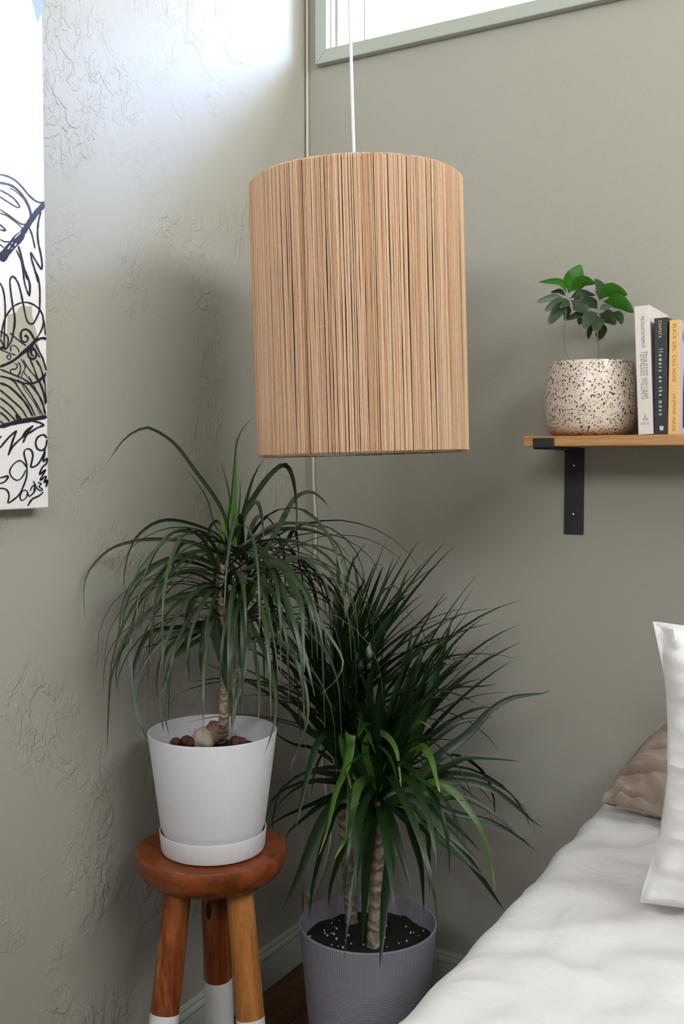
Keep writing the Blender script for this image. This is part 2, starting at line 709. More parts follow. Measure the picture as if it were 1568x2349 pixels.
# window_2 / window_3 behind the camera
for nm, ax, (a0, a1, z0, z1), pl, sg in (('window_2', 0, W2, RY, -1), ('window_3', 1, W3, RX, 1)):
    w = struct(empty(nm, (a0, pl, z0) if ax == 0 else (pl, a0, z0)))

    def pbox(name, s0, s1, b0, b1, d0, d1, m):
        mb = MB()
        lo, hi = sorted((pl + sg * d0, pl + sg * d1))
        if ax == 0:
            mb.box((s0, lo, b0), (s1, hi, b1))
        else:
            mb.box((lo, s0, b0), (hi, s1, b1))
        return mb.build(name, m, w, smooth=False)
    for s0, s1, b0, b1 in ((a0 - 0.05, a0, z0 - 0.05, z1 + 0.05), (a1, a1 + 0.05, z0 - 0.05, z1 + 0.05), (a0, a1, z0 - 0.05, z0), (a0, a1, z1, z1 + 0.05)):
        pbox('casing', s0, s1, b0, b1, -0.018, 0, M['trim'])
    mid = (a0 + a1) / 2
    pbox('mullion', mid - 0.02, mid + 0.02, z0, z1, 0.05, 0.09, M['trim'])
    pbox('pane', a0, mid - 0.02, z0, z1, 0.068, 0.072, M['warmfilter'])
    pbox('pane', mid + 0.02, a1, z0, z1, 0.068, 0.072, M['warmfilter'])

# ================================================================== LAMP
LB, LT = at(833, 1038, 1.65), at(815, 430, 1.65)
LC = (LB + LT) / 2
LR = 0.1705
LH = (LT.z - LB.z)
lamp = empty('pendant_lamp', LC)
tag(lamp, 'jute string pendant lamp hanging on a white cord in the corner', 'lamp')
axis = Vector((FW.x, FW.y, 0)).normalized()
lamp.rotation_mode = 'QUATERNION'
lamp.rotation_quaternion = Matrix.Rotation(math.radians(-1.65), 3, axis).to_quaternion()
hz = LH / 2
NS = 400
mb = MB()
rs = 2 * PI * LR / NS / 2
ang = 0.0
for k in range(NS):
    a0 = 2 * PI * k / NS + random.uniform(-0.3, 0.3) * 2 * PI / NS
    rr = rs * random.choice((random.uniform(0.72, 0.95), random.uniform(0.95, 1.2), random.uniform(0.95, 1.2)))
    dr = random.uniform(-0.0016, 0.0007)
    lean = random.uniform(-0.3, 0.3) * 2 * PI / NS
    ph = random.uniform(0, 6)
    path = []
    NZ = 16
    for j in range(NZ + 1):
        t = j / NZ
        z = -hz + 2 * hz * t
        env = math.sin(PI * t)
        a = a0 + lean * (t - 0.5) * 2 * env + 0.0016 * math.sin(ph + 5.3 * t * PI) * env
        path.append((LR - rs + dr * env, a, z))
    full = [(LR - 0.012, a0, -hz + 0.05), (LR - 0.0115, a0, -hz + 0.004), (LR - 0.006, a0, -hz - 0.0030)] + path + [(LR - 0.006, a0, hz + 0.0030), (LR - 0.0115, a0, hz - 0.004), (LR - 0.012, a0, hz - 0.05)]
    pts = [Vector((LC.x + r * math.cos(a), LC.y + r * math.sin(a), LC.z + z)) for r, a, z in full]
    b = len(mb.v)
    mb.tube(pts, rr, 6, True)
    cnt = len(mb.v) - b
    for q in range(cnt):
        mb.uv.append(((q % 6) / 6.0, (q // 6) * 2 * hz / NZ * 40))
st = mb.build('jute_strand', M['jute'], lamp)
st['kind'] = 'stuff'
# loose fibres
mb = MB()
for k in range(160):
    a = random.uniform(0, 2 * PI)
    z = random.uniform(-hz, hz)
    r0 = LR
    p0 = Vector((LC.x + r0 * math.cos(a), LC.y + r0 * math.sin(a), LC.z + z))
    out = Vector((math.cos(a), math.sin(a), random.uniform(-1, 1)))
    ln = random.uniform(0.002, 0.007)
    p1 = p0 + out * ln * 0.5
    p2 = p1 + Vector((out.x, out.y, random.uniform(-1.2, 1.2))) * ln * 0.5
    mb.tube([p0, p1, p2], [0.00022, 0.00018, 0.0001], 3)
fz = mb.build('jute_fibre', M['jute'], lamp)
fz['kind'] = 'stuff'
mb = MB()
mb.lathe([(LR - 0.006, -hz + 0.002), (LR - 0.006, hz - 0.002), (LR - 0.009, hz - 0.002), (LR - 0.009, -hz + 0.002)], LC, 96, True)
mb.build('shade_liner', M['juteinner'], lamp)
for zz in (-hz, hz):
    mb = MB()
    c = [(LC.x + (LR - 0.007) * math.cos(2 * PI * q / 72), LC.y + (LR - 0.007) * math.sin(2 * PI * q / 72), LC.z + zz) for q in range(73)]
    mb.tube(c, 0.0028, 6, False)
    mb.build('wire_hoop', M['steel'], lamp)
for q in range(3):
    a = 2 * PI * q / 3 + 0.4
    mb = MB()
    mb.tube([(LC.x + 0.02 * math.cos(a), LC.y + 0.02 * math.sin(a), LC.z + hz - 0.03), (LC.x + (LR - 0.007) * math.cos(a), LC.y + (LR - 0.007) * math.sin(a), LC.z + hz)], 0.002, 6)
    mb.build('spider_arm', M['steel'], lamp)
mb = MB()
mb.lathe([(0, hz - 0.005), (0.012, hz - 0.006), (0.021, hz - 0.018), (0.021, hz - 0.075), (0.017, hz - 0.08), (0, hz - 0.08)], LC, 24)
mb.build('socket', M['dip'], lamp)
mb = MB()
mb.lathe([(0.0, hz - 0.17), (0.015, hz - 0.167), (0.026, hz - 0.155), (0.030, hz - 0.138), (0.026, hz - 0.118), (0.015, hz - 0.095), (0.013, hz - 0.08)], LC, 24)
mb.build('bulb', M['canvas'], lamp)
mb = MB()
ctop = at(822, 120, 1.65)
c0 = at(822, 365, 1.65)
p = [(LC.x, LC.y, LC.z + hz - 0.01), ((LC.x + c0.x) / 2, (LC.y + c0.y) / 2, LC.z + hz + 0.03), (c0.x, c0.y, LC.z + hz + 0.10), (c0.x, c0.y, 2.0), (c0.x, c0.y, RZ - 0.03)]
mb.tube(catmull(p, 6), 0.0027, 10)
cd = mb.build('lamp_cord', M['cord'], lamp)
mb = MB()
mb.tube([(c0.x, c0.y, RZ - 0.03), (c0.x, c0.y, RZ)], 0.006, 10)
mb.build('ceiling_hook', M['steel'], lamp)

# power cord in the corner
mb = MB()
pp = [onp(701, -120, 1, -0.006), onp(700.5, 0, 1, -0.006), onp(698.5, 70, 1, -0.006), onp(700.5, 200, 1, -0.006), onp(702.5, 330, 1, -0.006), onp(706, 600, 1, -0.006), onp(716, 950, 1, -0.006), onp(718, 1060, 1, -0.006), onp(719, 1120, 1, -0.006), onp(724, 1205, 1, -0.006), onp(721, 1290, 1, -0.006), onp(716, 1350, 1, -0.006), onp(722, 1600, 1, -0.008), onp(752, 1860, 1, -0.02), onp(757, 1925, 1, -0.03), onp(744, 1985, 1, -0.035), onp(722, 2046, 1, -0.03), onp(712, 2064, 1, -0.028), onp(704, 2046, 1, -0.02), onp(697, 2060, 1, -0.02), onp(690, 2085, 1, -0.02), onp(692, 2170, 1, -0.03)]
top = pp[0].copy()
top.z = RZ
pp = [top] + pp
last = pp[-1]
pp.append(Vector((last.x + 0.03, last.y - 0.02, 0.003)))
for q in pp:
    q.x = max(q.x, 0.0205 if q.z < 0.1 else 0.006)
mb.tube(catmull(pp, 5), 0.0030, 8)
tag(mb.build('power_cord', M['cord2'], origin=(pp[-1].x, pp[-1].y, 0)), 'thin cream power cord running down the wall corner behind the lamp', 'cord')

# ================================================================== CANVAS
CX = 0.03
cbr = onp(111, 1165, 0, CX)
cy1, cz0 = cbr.y + 0.001, cbr.z
paint = empty('canvas_painting', (0, cy1 - 0.4, cz0))
tag(paint, 'white canvas with black ink line drawing hanging on the left wall', 'painting')
mb = MB()
mb.box((0.001, cy1 - 0.95, cz0), (CX, cy1, cz0 + 0.95))
bevel(mb.build('canvas', M['canvas'], paint, smooth=False), 0.002)
SA = lambda p: (p[0] / 9.033, 380 + p[1] / 9.033)
SB = lambda p: (p[0] / 9.033, 620 + p[1] / 9.033)
SC = lambda p: (p[0] / 7.575, 860 + p[1] / 7.575)
SD = lambda p: (p[0] / 3.915, p[1] / 3.915)
A = [
 (32, [(0,180),(150,215),(300,290),(450,430),(600,610),(740,730),(860,765),(930,740)]),
 (46, [(0,350),(200,395),(340,480),(470,620),(570,790),(630,950),(630,1080),(560,1190)]),
 (14, [(200,460),(340,540),(460,650),(540,750)]),
 (26, [(0,505),(150,580),(300,690),(395,815),(405,862),(330,850),(150,740),(0,640)]),
 (26, [(0,905),(200,1040),(350,1150),(450,1210),(560,1210)]),
 (20, [(0,980),(150,1040),(330,1170),(460,1290)]),
 (30, [(0,1215),(90,1300),(110,1345),(0,1325)]),
 (110, [(935,790),(760,970),(600,1200),(450,1420)]),
 (180, [(480,1400),(250,1650),(60,1880),(0,1950)]),
 (24, [(0,1525),(100,1575),(200,1570)]), (22, [(0,1630),(80,1700)]),
 (38, [(850,960),(800,1150),(780,1400),(800,1620),(850,1850),(875,2050),(860,2160)]),
 (34, [(860,2160),(760,2000),(635,1790)]), (34, [(635,1790),(660,1950),(720,2150),(790,2420)]),
 (30, [(610,1290),(670,1450),(730,1720)]), (42, [(380,1660),(420,1800),(480,2050),(560,2360)]), (22, [(340,1750),(430,1950),(470,2150),(490,2360)]),
 (30, [(210,2360),(260,2290),(340,2340)]),
]
B = [
 (34, [(725,0),(790,150),(825,400),(820,800),(770,960),(700,1090),(640,1110),(570,1060),(520,900),(480,680),(430,450),(370,250),(270,130),(210,200),(220,400),(260,700),(300,950),(290,1200),(240,1450),(140,1620)]),
 (44, [(300,900),(308,1000),(300,1150),(260,1400)]),
 (30, [(480,0),(510,250),(570,450),(612,540)]), (40, [(612,540),(620,300),(560,100),(520,0)]),
 (32, [(0,260),(60,380),(100,600),(110,900),(95,1200),(90,1500),(100,1620)]),
 (32, [(20,1400),(60,1150),(130,950),(280,750),(480,665),(650,690),(800,790),(890,950),(890,1150),(800,1350),(650,1520),(450,1700),(250,1900),(60,1990)]),
 (26, [(880,980),(920,1100),(940,1350)]),
 (54, [(950,1440),(900,1405),(760,1450),(600,1620),(400,1780),(230,1900),(0,2000)]),
 (44, [(720,1450),(640,1300),(560,1230),(470,1240),(430,1330),(450,1450),(530,1490),(580,1420),(540,1350),(510,1380)]),
 (28, [(210,1300),(300,1380),(450,1500),(540,1560)]), (24, [(230,1680),(220,1580),(300,1560),(380,1640),(400,1700)]),
 (48, [(700,1590),(590,1650),(590,1780),(680,1840),(750,1780),(730,1660),(650,1640),(650,1740),(700,1780)]),
 (34, [(730,1520),(820,1700),(890,1830),(960,2080)]), (28, [(700,1600),(760,1700),(830,1810)]),
 (24, [(0,1640),(120,1690),(330,1760)]), (22, [(190,1750),(140,1790),(190,1850),(230,1790),(190,1750)]),
 (26, [(220,2130),(230,2060),(330,2040),(360,1960),(300,1930)]), (30, [(380,1900),(430,2000),(400,2150),(340,2200)]),
 (34, [(0,2050),(250,2150),(500,2260),(640,2340),(800,2280),(960,2120)]), (30, [(0,2190),(200,2250),(350,2349)]),
 (30, [(620,1840),(700,2020),(800,2300)]), (36, [(750,1860),(850,2040),(920,2349)]),
 (24, [(480,1850),(560,1990),(640,2100),(780,2260)]), (20, [(430,1830),(520,2000),(460,2150),(450,2230)]), (18, [(560,1960),(500,2100),(600,2250),(680,2349)]),
 (60, [(0,1640),(60,1600),(140,1640)]), (30, [(0,1260),(110,1320),(170,1420),(150,1600)]), (26, [(0,1420),(60,1530),(100,1640)]),
]
Cs = [
 (34, [(0,20),(200,70),(400,140),(560,150),(700,90),(800,0)]), (38, [(0,140),(150,200),(300,330),(450,500),(570,720)]),
 (30, [(0,260),(200,430),(380,600),(470,750)]), (30, [(0,400),(180,540),(290,670),(370,770)]), (30, [(0,540),(150,670),(270,790)]), (30, [(0,650),(90,720),(170,810)]), (26, [(0,800),(60,850)]),
 (24, [(240,100),(380,310),(520,520),(620,720)]), (26, [(300,80),(450,210),(600,440),(740,700)]), (34, [(520,160),(660,330),(740,500),(790,690)]),
 (36, [(600,0),(690,130),(770,350),(790,510)]), (18, [(770,0),(785,200),(810,480)]), (20, [(500,20),(580,170),(650,320)]), (12, [(380,160),(460,300),(600,490),(700,700)]),
 (82, [(0,900),(300,820),(550,775),(815,725)]), (60, [(290,680),(320,800)]),
 (32, [(560,800),(690,830),(770,875)]), (32, [(770,875),(650,920),(540,990),(370,1100),(220,1250),(140,1400)]), (34, [(580,880),(480,1010),(400,1180)]),(34, [(580,880),(470,960),(380,1090)]),
 (36, [(145,1400),(220,1150),(290,965)]), (34, [(290,965),(150,1090),(0,1270)]),
 (30, [(815,1100),(760,1040),(660,1080),(620,1180),(650,1280),(720,1310),(790,1260),(818,1120)]),
 (28, [(790,1270),(740,1420),(650,1560),(540,1600),(560,1480),(570,1370),(520,1290),(440,1300),(420,1380),(460,1540),(470,1700),(440,1850),(340,2070),(220,2180),(140,2220),(160,2100),(120,2000),(40,1970),(0,1975)]),
 (24, [(460,1600),(400,1520),(330,1490),(230,1560),(170,1680),(220,1790),(310,1830),(390,1770),(450,1650)]),
 (30, [(0,1790),(140,1760),(90,1850),(0,1890)]), (24, [(0,1100),(25,1060)]),
 (32, [(790,1330),(750,1500),(820,1450),(800,1550),(740,1600),(690,1730),(790,1650),(700,1830),(800,1760),(770,1870),(830,1830),(800,1950)]),
]
SIG = [
 (22, [(500,2100),(460,2010),(390,2020),(350,2120),(380,2180),(450,2140),(480,2060),(510,2110),(600,2030),(620,1960)]), (20, [(520,2020),(560,1940),(600,1920),(590,2020)]),
 (22, [(580,1840),(640,1960),(700,2010),(740,1990),(680,1940),(720,1890),(660,1870)]), (30, [(480,2280),(560,2160),(680,2100),(755,2030)]),
]
WH = [(18, [(300,1510),(365,1440),(430,1380)]), (20, [(160,1730),(190,1690),(215,1650)]), (28, [(305,1660),(340,1605)]), (20, [(235,1615),(270,1590)]), (14, [(345,1710),(400,1830)]), (12, [(230,1725),(265,1700)])]
zc = [0]


def strokes(mb, data, fn, sc, lift):
    for w, pts in data:
        sm = catmull([Vector((p[0], p[1], 0)) for p in pts], 5)
        n = len(sm)
        rows = []
        zc[0] += 1
        xl = CX + lift + zc[0] * 2e-6
        for k, q in enumerate(sm):
            t = (sm[min(k + 1, n - 1)] - sm[max(k - 1, 0)]).normalized()
            nn = Vector((-t.y, t.x, 0))
            hw = w / 2 * 1.25 * (0.8 + 0.3 * noise.noise(Vector((q.x * 0.01, q.y * 0.01, w)))) * (0.55 if k in (0, n - 1) else 1)
            row = []
            for s in (-1, 1):
                e = fn(q + nn * s * hw)
                P = onp(e[0], e[1], 0, xl)
                P.y = min(P.y, cy1 - 0.001)
                row.append(P)
            rows.append(row)
        mb.quadstrip(rows)


mb = MB()
ws = [SB(p) for p in [(0,1300),(150,1310),(160,930),(340,870),(410,750),(660,740),(670,950),(760,1300),(790,1560),(900,1850),(950,2100)]] + [SC(p) for p in [(800,60),(800,700),(500,780),(0,880)]]
mb.v = [tuple(onp(p[0], p[1], 0, CX + 0.0003)) for p in ws]
mb.f = [tuple(range(len(ws)))]
mb.build('khaki_wash', M['wash'], paint, smooth=False)
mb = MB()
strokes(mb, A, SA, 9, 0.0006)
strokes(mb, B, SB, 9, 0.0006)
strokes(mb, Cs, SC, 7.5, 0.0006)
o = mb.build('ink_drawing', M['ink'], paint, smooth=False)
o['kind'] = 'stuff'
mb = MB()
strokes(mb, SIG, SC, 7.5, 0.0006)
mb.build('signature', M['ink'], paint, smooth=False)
mb = MB()
strokes(mb, WH, SA, 9, 0.0011)
mb.build('white_slit', M['canvas'], paint, smooth=False)
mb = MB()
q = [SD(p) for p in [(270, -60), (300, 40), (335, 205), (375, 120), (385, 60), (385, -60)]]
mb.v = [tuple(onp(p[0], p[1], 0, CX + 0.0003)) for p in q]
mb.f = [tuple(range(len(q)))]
mb.build('pale_leaf_shape', M['paleglare'], paint, smooth=False)

# ================================================================== SHELF
SHY = -0.18
SZ1, SZ0 = 1.1450, 1.1270
sx0 = onp(1200, 1010, 1, SHY).x
mb = MB()
mb.box((sx0, SHY, SZ0), (sx0 + 0.95, -0.001, SZ1))
sh = bevel(mb.build('wall_shelf', M['shelf'], origin=(sx0, SHY, SZ0), smooth=False), 0.0015)
tag(sh, 'pale wooden shelf board on black metal brackets', 'shelf')


def bracket(bx, label):
    br = empty('shelf_bracket', (bx, 0, 0.962))
    tag(br, label, 'bracket', 'black shelf brackets')
    w = 0.0375
    th = 0.005
    mb = MB()
    # side profile in (y,z): wall plate, arm, lip
    pr = [(-0.0003, 0.962), (-th, 0.962), (-th, SZ0 - th - 0.004), (-th - 0.004, SZ0 - th - 0.0003), (SHY - th + 0.003, SZ0 - th - 0.0003), (SHY - th - 0.0005, SZ0 - th + 0.0035), (SHY - th - 0.0005, SZ0 + 0.0145), (SHY - 0.0005, SZ0 + 0.0145), (SHY - 0.0005, SZ0 - 0.0003), (-0.0003, SZ0 - 0.0003)]
    mb.quadstrip([[(bx, y, z) for y, z in pr], [(bx + w, y, z) for y, z in pr]], True)
    n = len(pr)
    mb.cap(range(n))
    mb.cap(range(n, 2 * n))
    bevel(mb.build('bracket_strap', M['black'], br, smooth=False), 0.001)
    for z in (1.0935, 1.0005):
        mb = MB()
        cxs = bx + w / 2
        prof_s = [(0.0, -0.0036), (0.0020, -0.0033), (0.0034, -0.0018), (0.0036, 0.0)]
        rows = []
        for r, dy in prof_s:
            rows.append([(cxs + max(r, 1e-5) * math.cos(2 * PI * j / 16), -th + dy, z + max(r, 1e-5) * math.sin(2 * PI * j / 16)) for j in range(16)])
        mb.quadstrip(rows, True)
        mb.build('screw', M['steel'], br)


bracket(onp(1293.5, 1100, 1, -0.005).x, 'black steel shelf bracket with two screws under the potted plant')

# speckled pot with plant
PC = onp(1353, 995, 1, -0.094)
PC.z = SZ1
sp = empty('potted_shelf_plant', PC)
tag(sp, 'cream speckled ceramic pot with a leafy plant on the shelf', 'potted plant')
prof = [(0, 0.0005), (0.060, 0.0005), (0.067, 0.003), (0.073, 0.010), (0.0785, 0.026), (0.0812, 0.045), (0.0818, 0.060), (0.0810, 0.080), (0.0790, 0.100), (0.0765, 0.118), (0.0750, 0.1285), (0.0742, 0.1315), (0.0722, 0.1322), (0.0702, 0.1305), (0.0715, 0.105), (0.070, 0.09)]
mb = MB()
mb.lathe(prof, PC, 72)
mb.build('ceramic_pot', M['speckle'], sp)
mb = MB()
mb.lathe([(0, 0.103), (0.03, 0.104), (0.0712, 0.100)], PC, 32)
mb.build('soil', M['soil'], sp)

SE = lambda p: (1180 + p[0] / 4.041, 580 + p[1] / 4.041)
SPD = (PC - CAM).dot(FW)


def blade(mb, pts, width, wdir, fold=0.25, n=12, prof=None, wav=0.0):
    pts = resample(pts, n + 1)
    rows = []
    for k in range(n + 1):
        t = k / n
        tg = (pts[min(k + 1, n)] - pts[max(k - 1, 0)]).normalized()
        wd = wdir(t, tg) if callable(wdir) else wdir
        wd = (wd - tg * wd.dot(tg))
        if wd.length < 1e-4:
            wd = tg.orthogonal()
        wd.normalize()
        nm = tg.cross(wd)
        w = width * 0.5 * prof(t)
        wv = wav * math.sin(t * 17) * w
        rows.append([pts[k] - wd * w + nm * (fold * w + wv), pts[k], pts[k] + wd * w + nm * (fold * w - wv)])
    mb.quadstrip(rows)
    for k in range(n + 1):
        for u in (0, 0.5, 1):
            mb.uv.append((u, k / n))


def prof_broad(t):
    return max(0.03, (math.sin(PI * min(1, t ** 0.8) * 0.97 + 0.03) ** 0.75) * (0.12 + 0.88 * min(1, t * 3.2)))


def prof_strap(t):
    return max(0.04, (0.55 + 0.45 * math.sin(min(t / 0.25, 1) * PI / 2)) * min(1, (1 - t) / 0.6) ** 0.75)


LEAV = [  # base, mid, tip (crop coords), width, bright, depth of tip offset
 ((480,385),(420,270),(225,268),62,1,-.01), ((495,375),(545,240),(612,112),185,1,-.02), ((510,365),(620,265),(742,285),112,1,-.035),
 ((475,400),(420,355),(330,368),46,0,.03), ((480,430),(350,415),(178,468),68,0,-.02), ((490,440),(370,475),(262,552),84,0,-.03),
 ((490,440),(390,560),(303,680),112,0,-.045), ((505,440),(465,470),(420,505),80,0,-.05), ((510,425),(610,370),(745,395),66,0,.02),
 ((520,440),(620,500),(692,545),118,0,-.02), ((500,470),(485,560),(460,628),62,0,.02), ((690,540),(580,575),(462,626),62,0,.02),
 ((785,445),(800,330),(735,240),100,0,.025), ((790,435),(880,345),(1042,390),130,1,-.03), ((815,450),(960,450),(1098,552),130,1,-.04),
 ((765,520),(700,450),(615,412),90,0,-.02), ((775,520),(860,492),(930,468),60,0,.02), ((760,555),(690,600),(632,715),135,0,-.05),
 ((780,565),(860,590),(942,662),120,0,-.05), ((770,580),(760,660),(748,742),130,0,-.06), ((795,620),(800,720),(776,812),120,0,.015),
 ((900,550),(970,590),(992,668),78,0,.01), ((710,660),(690,740),(680,802),50,0,.02), ((640,600),(605,630),(600,670),60,0,.02),
 ((470,420),(440,470),(430,520),70,0,.03), ((540,450),(600,400),(700,440),70,0,.0),
]
stemL = [PC + Vector((-0.012, 0, 0.10)), at(*SE((480,930)), SPD), at(*SE((462,700)), SPD), at(*SE((490,400)), SPD - 0.005)]
stemR = [PC + Vector((0.006, -0.005, 0.10)), at(*SE((780,930)), SPD), at(*SE((765,780)), SPD), at(*SE((778,480)), SPD - 0.01)]
stems3 = []
for s_ in (stemL, stemR):
    mb = MB()
    mb.tube(catmull(s_, 6), 0.0013, 6)
    stems3.append(mb.build('stem', M['stem3'], sp))
for bx, md, tp, w, bright, dd in LEAV:
    d0 = SPD - 0.008
    par = stems3[0] if bx[0] < 640 else stems3[1]
    P = [at(*SE(bx), d0), at(*SE(md), d0 + dd * 0.6), at(*SE(tp), d0 + dd)]
    for q in P:
        q.y = min(q.y, -0.015)
    P = catmull(P, 8)
    vw = (P[8] - CAM).normalized()
    scr = (P[-1] - P[0]).cross(vw)
    wv = (scr.normalized() + vw * random.uniform(-0.35, 0.35))
    mb = MB()
    blade(mb, P, w / 4.041 / FPX * SPD * 1.02, wv, -0.22 if wv.dot(Vector((0, 0, 1))) > 0 else 0.22, 10, prof_broad, 0.08)
    mb.build('leaf', M['leaf3lit' if bright else 'leaf3'], par)


# books -------------------------------------------------------------
def text_mesh(name, s, length, height, mat, parent, origin, xdir, ydir, bold=0.0, spacing=1.0):
    cu = bpy.data.curves.new(name, 'FONT')
    cu.body = s
    cu.size = 1.0
    cu.space_character = spacing
    cu.offset = bold
    cu.resolution_u = 3
    ob = bpy.data.objects.new(name, cu)
    COL.objects.link(ob)
    dg = bpy.context.evaluated_depsgraph_get()
    me = bpy.data.meshes.new_from_object(ob.evaluated_get(dg))
    bpy.data.objects.remove(ob)
    xs = [v.co.x for v in me.vertices]
    ys = [v.co.y for v in me.vertices]
    x0, x1, y0, y1 = min(xs), max(xs), min(ys), max(ys)
    for v in me.vertices:
        a = (v.co.x - x0) / (x1 - x0) * length
        b = ((v.co.y - y0) / (y1 - y0) - 0.5) * height
        v.co = Vector(origin) + Vector(xdir) * a + Vector(ydir) * b
    o = bpy.data.objects.new(name, me)
    COL.objects.link(o)
    me.materials.append(mat)
    o.parent = parent
    return o


BY = -0.163


def book(label, xl, w, h, dep, lean, cov, spine, page, y0=BY):
    e = empty('book', (xl, y0, SZ1 + 0.0005))
    tag(e, label, 'book', 'books on the shelf')
    e.rotation_euler = (0, lean, 0)
    e0 = ORIGIN[e.name]

    def add(name, a, b, m, bv=0.0):
        mb = MB()
        mb.box(tuple(e0 + Vector(a)), tuple(e0 + Vector(b)))
        o = mb.build(name, m, e, smooth=False)
        if bv:
            bevel(o, bv, 3)
        return o
    add('spine', (0, 0, 0), (w, 0.0012, h), spine, 0.0008)
    add('cover', (0, 0.0012, 0), (0.0008, dep, h), cov)
    add('cover', (w - 0.0008, 0.0012, 0), (w, dep, h), cov)
    add('page_block', (0.0009, 0.0013, 0.0005), (w - 0.0009, dep - 0.001, h - 0.0005), page)
    return e


def bxs(px, py=990):
    return onp(px, py, 1, BY)


M['bk1'] = plain('white_cover', rgb(232, 222, 216), 0.55)
M['bk2'] = plain('black_cover', rgb(36, 37, 42), 0.45)
M['bk3'] = plain('orange_spine', rgb(244, 192, 122), 0.5)
M['bk3c'] = plain('lilac_cover', rgb(208, 204, 220), 0.5)
M['page'] = plain('paper_pages', rgb(244, 230, 204), 0.85)
M['tgrey'] = plain('grey_print', rgb(110, 104, 102), 0.6)
M['tfaint'] = plain('faint_print', rgb(176, 168, 164), 0.6)
M['twhite'] = plain('white_print', rgb(240, 240, 240), 0.6)
M['tyel'] = plain('pale_yellow_print', rgb(238, 224, 150), 0.6)
M['tbrown'] = plain('brown_print', rgb(140, 106, 66), 0.6)
M['tdark'] = plain('dark_print', rgb(52, 36, 40), 0.6)
M['tbox'] = plain('pale_orange_print', rgb(250, 214, 168), 0.6)
DN, XR = (0, 0, -1), (1, 0, 0)
pxm = FPX / ((bxs(1500) - CAM).dot(FW))       # pixels per metre at the spines
b1, b2, b3, b4 = bxs(1463.5), bxs(1499.5), bxs(1531), bxs(1556)
h1, h2, h3 = 295 / pxm, 265 / pxm, 258 / pxm
w1 = bxs(1498).x - b1.x
w2 = 0.0215
e1 = book('tall white paperback leaning against the speckled pot', b1.x, w1, h1, 0.145, math.radians(-2.6), M['bk1'], M['bk1'], M['page'])
text_mesh('title_text', 'THE COLLECTED POEMS OF', 73 / pxm, 0.0055, M['tgrey'], e1, (w1 * 0.52, -0.0003, h1 - 23 / pxm), DN, XR)
text_mesh('author_text', 'TENNESSEE WILLIAMS', 110 / pxm, 0.0118, M['tgrey'], e1, (w1 * 0.52, -0.0003, h1 - 104 / pxm), DN, XR, -0.012)
text_mesh('publisher_text', 'NORTON', w1 * 0.52, 0.0042, M['tfaint'], e1, (w1 * 0.2, -0.0003, 25 / pxm), XR, (0, 0, 1))
mb = MB()
o1 = ORIGIN[e1.name]
for cxs, czs, r in ((0.5, 46, 0.0012), (0.5, 41, 0.0020), (0.42, 35, 0.0022), (0.6, 35, 0.0022)):
    b = len(mb.v)
    mb.v += [tuple(o1 + Vector((w1 * cxs + r * math.cos(2 * PI * j / 10), -0.0003, czs / pxm + r * math.sin(2 * PI * j / 10)))) for j in range(10)]
    mb.f.append(tuple(range(b, b + 10)))
mb.build('publisher_emblem', M['tfaint'], e1, smooth=False)
e2 = book('black paperback with white lettering between white and orange books', b2.x + 0.0005, w2, h2, 0.135, math.radians(-0.9), M['bk2'], M['bk2'], M['page'])
text_mesh('author_text', 'CHAPATA', 39 / pxm, 0.0050, M['tyel'], e2, (w2 * 0.45, -0.0003, h2 - 6 / pxm), DN, XR, 0.008, 1.5)
text_mesh('title_text', 'flowers on the moon', 151 / pxm, 0.0068, M['twhite'], e2, (w2 * 0.50, -0.0003, h2 - 70 / pxm), DN, XR, 0.015, 2.0)
mb = MB()
o2 = ORIGIN[e2.name]
sw, shh = 0.0030, 0.0075
shield = [(-sw, 1), (sw, 1), (sw, 0.35), (sw * 0.7, 0.1), (0, 0), (-sw * 0.7, 0.1), (-sw, 0.35)]
mb.v = [tuple(o2 + Vector((w2 * 0.55 + a, -0.0003, 8.5 / pxm + b * shh))) for a, b in shield]
mb.f = [tuple(range(len(shield)))]
sd = mb.build('shield_emblem', M['twhite'], e2, smooth=False)
mb = MB()
for a in ((-0.0016, 0.62, 0.0016, 0.70), (-0.0003, 0.25, 0.0003, 0.85)):
    mb.box(tuple(o2 + Vector((w2 * 0.55 + a[0], -0.0005, 8.5 / pxm + a[1] * shh))), tuple(o2 + Vector((w2 * 0.55 + a[2], -0.0004, 8.5 / pxm + a[3] * shh))))
mb.build('emblem_mark', M['tgrey'], sd, smooth=False)
w3 = b4.x - b3.x
e3 = book('paperback with orange spine and lilac cover, rightmost on the shelf', b3.x, w3, h3, 0.135, 0.0, M['bk3c'], M['bk3'], M['page'])
text_mesh('title_text', 'BLACK GIRL, CALL HOME', 131 / pxm, 0.0066, M['tbrown'], e3, (w3 * 0.46, -0.0003, h3 - 9 / pxm), DN, XR, -0.004, 1.15)
text_mesh('author_text', 'JASMINE MANS', 85 / pxm, 0.0066, M['tbrown'], e3, (w3 * 0.50, -0.0003, 92 / pxm), DN, XR, -0.004, 1.15)
mb = MB()
o3 = ORIGIN[e3.name]
cz = 104 / pxm
for a in ((-0.0036, -0.005, 0.0036, -0.0046), (-0.0036, 0.0046, 0.0036, 0.005), (-0.0036, -0.005, -0.0032, 0.005), (0.0032, -0.005, 0.0036, 0.005), (-0.0014, -0.0025, -0.0010, 0.0025), (0.0006, -0.0025, 0.0012, 0.0025)):
    mb.box(tuple(o3 + Vector((w3 * 0.5 + a[0], -0.0004, cz + a[1]))), tuple(o3 + Vector((w3 * 0.5 + a[2], -0.0001, cz + a[3]))))
mb.build('publisher_emblem', M['tbox'], e3, smooth=False)
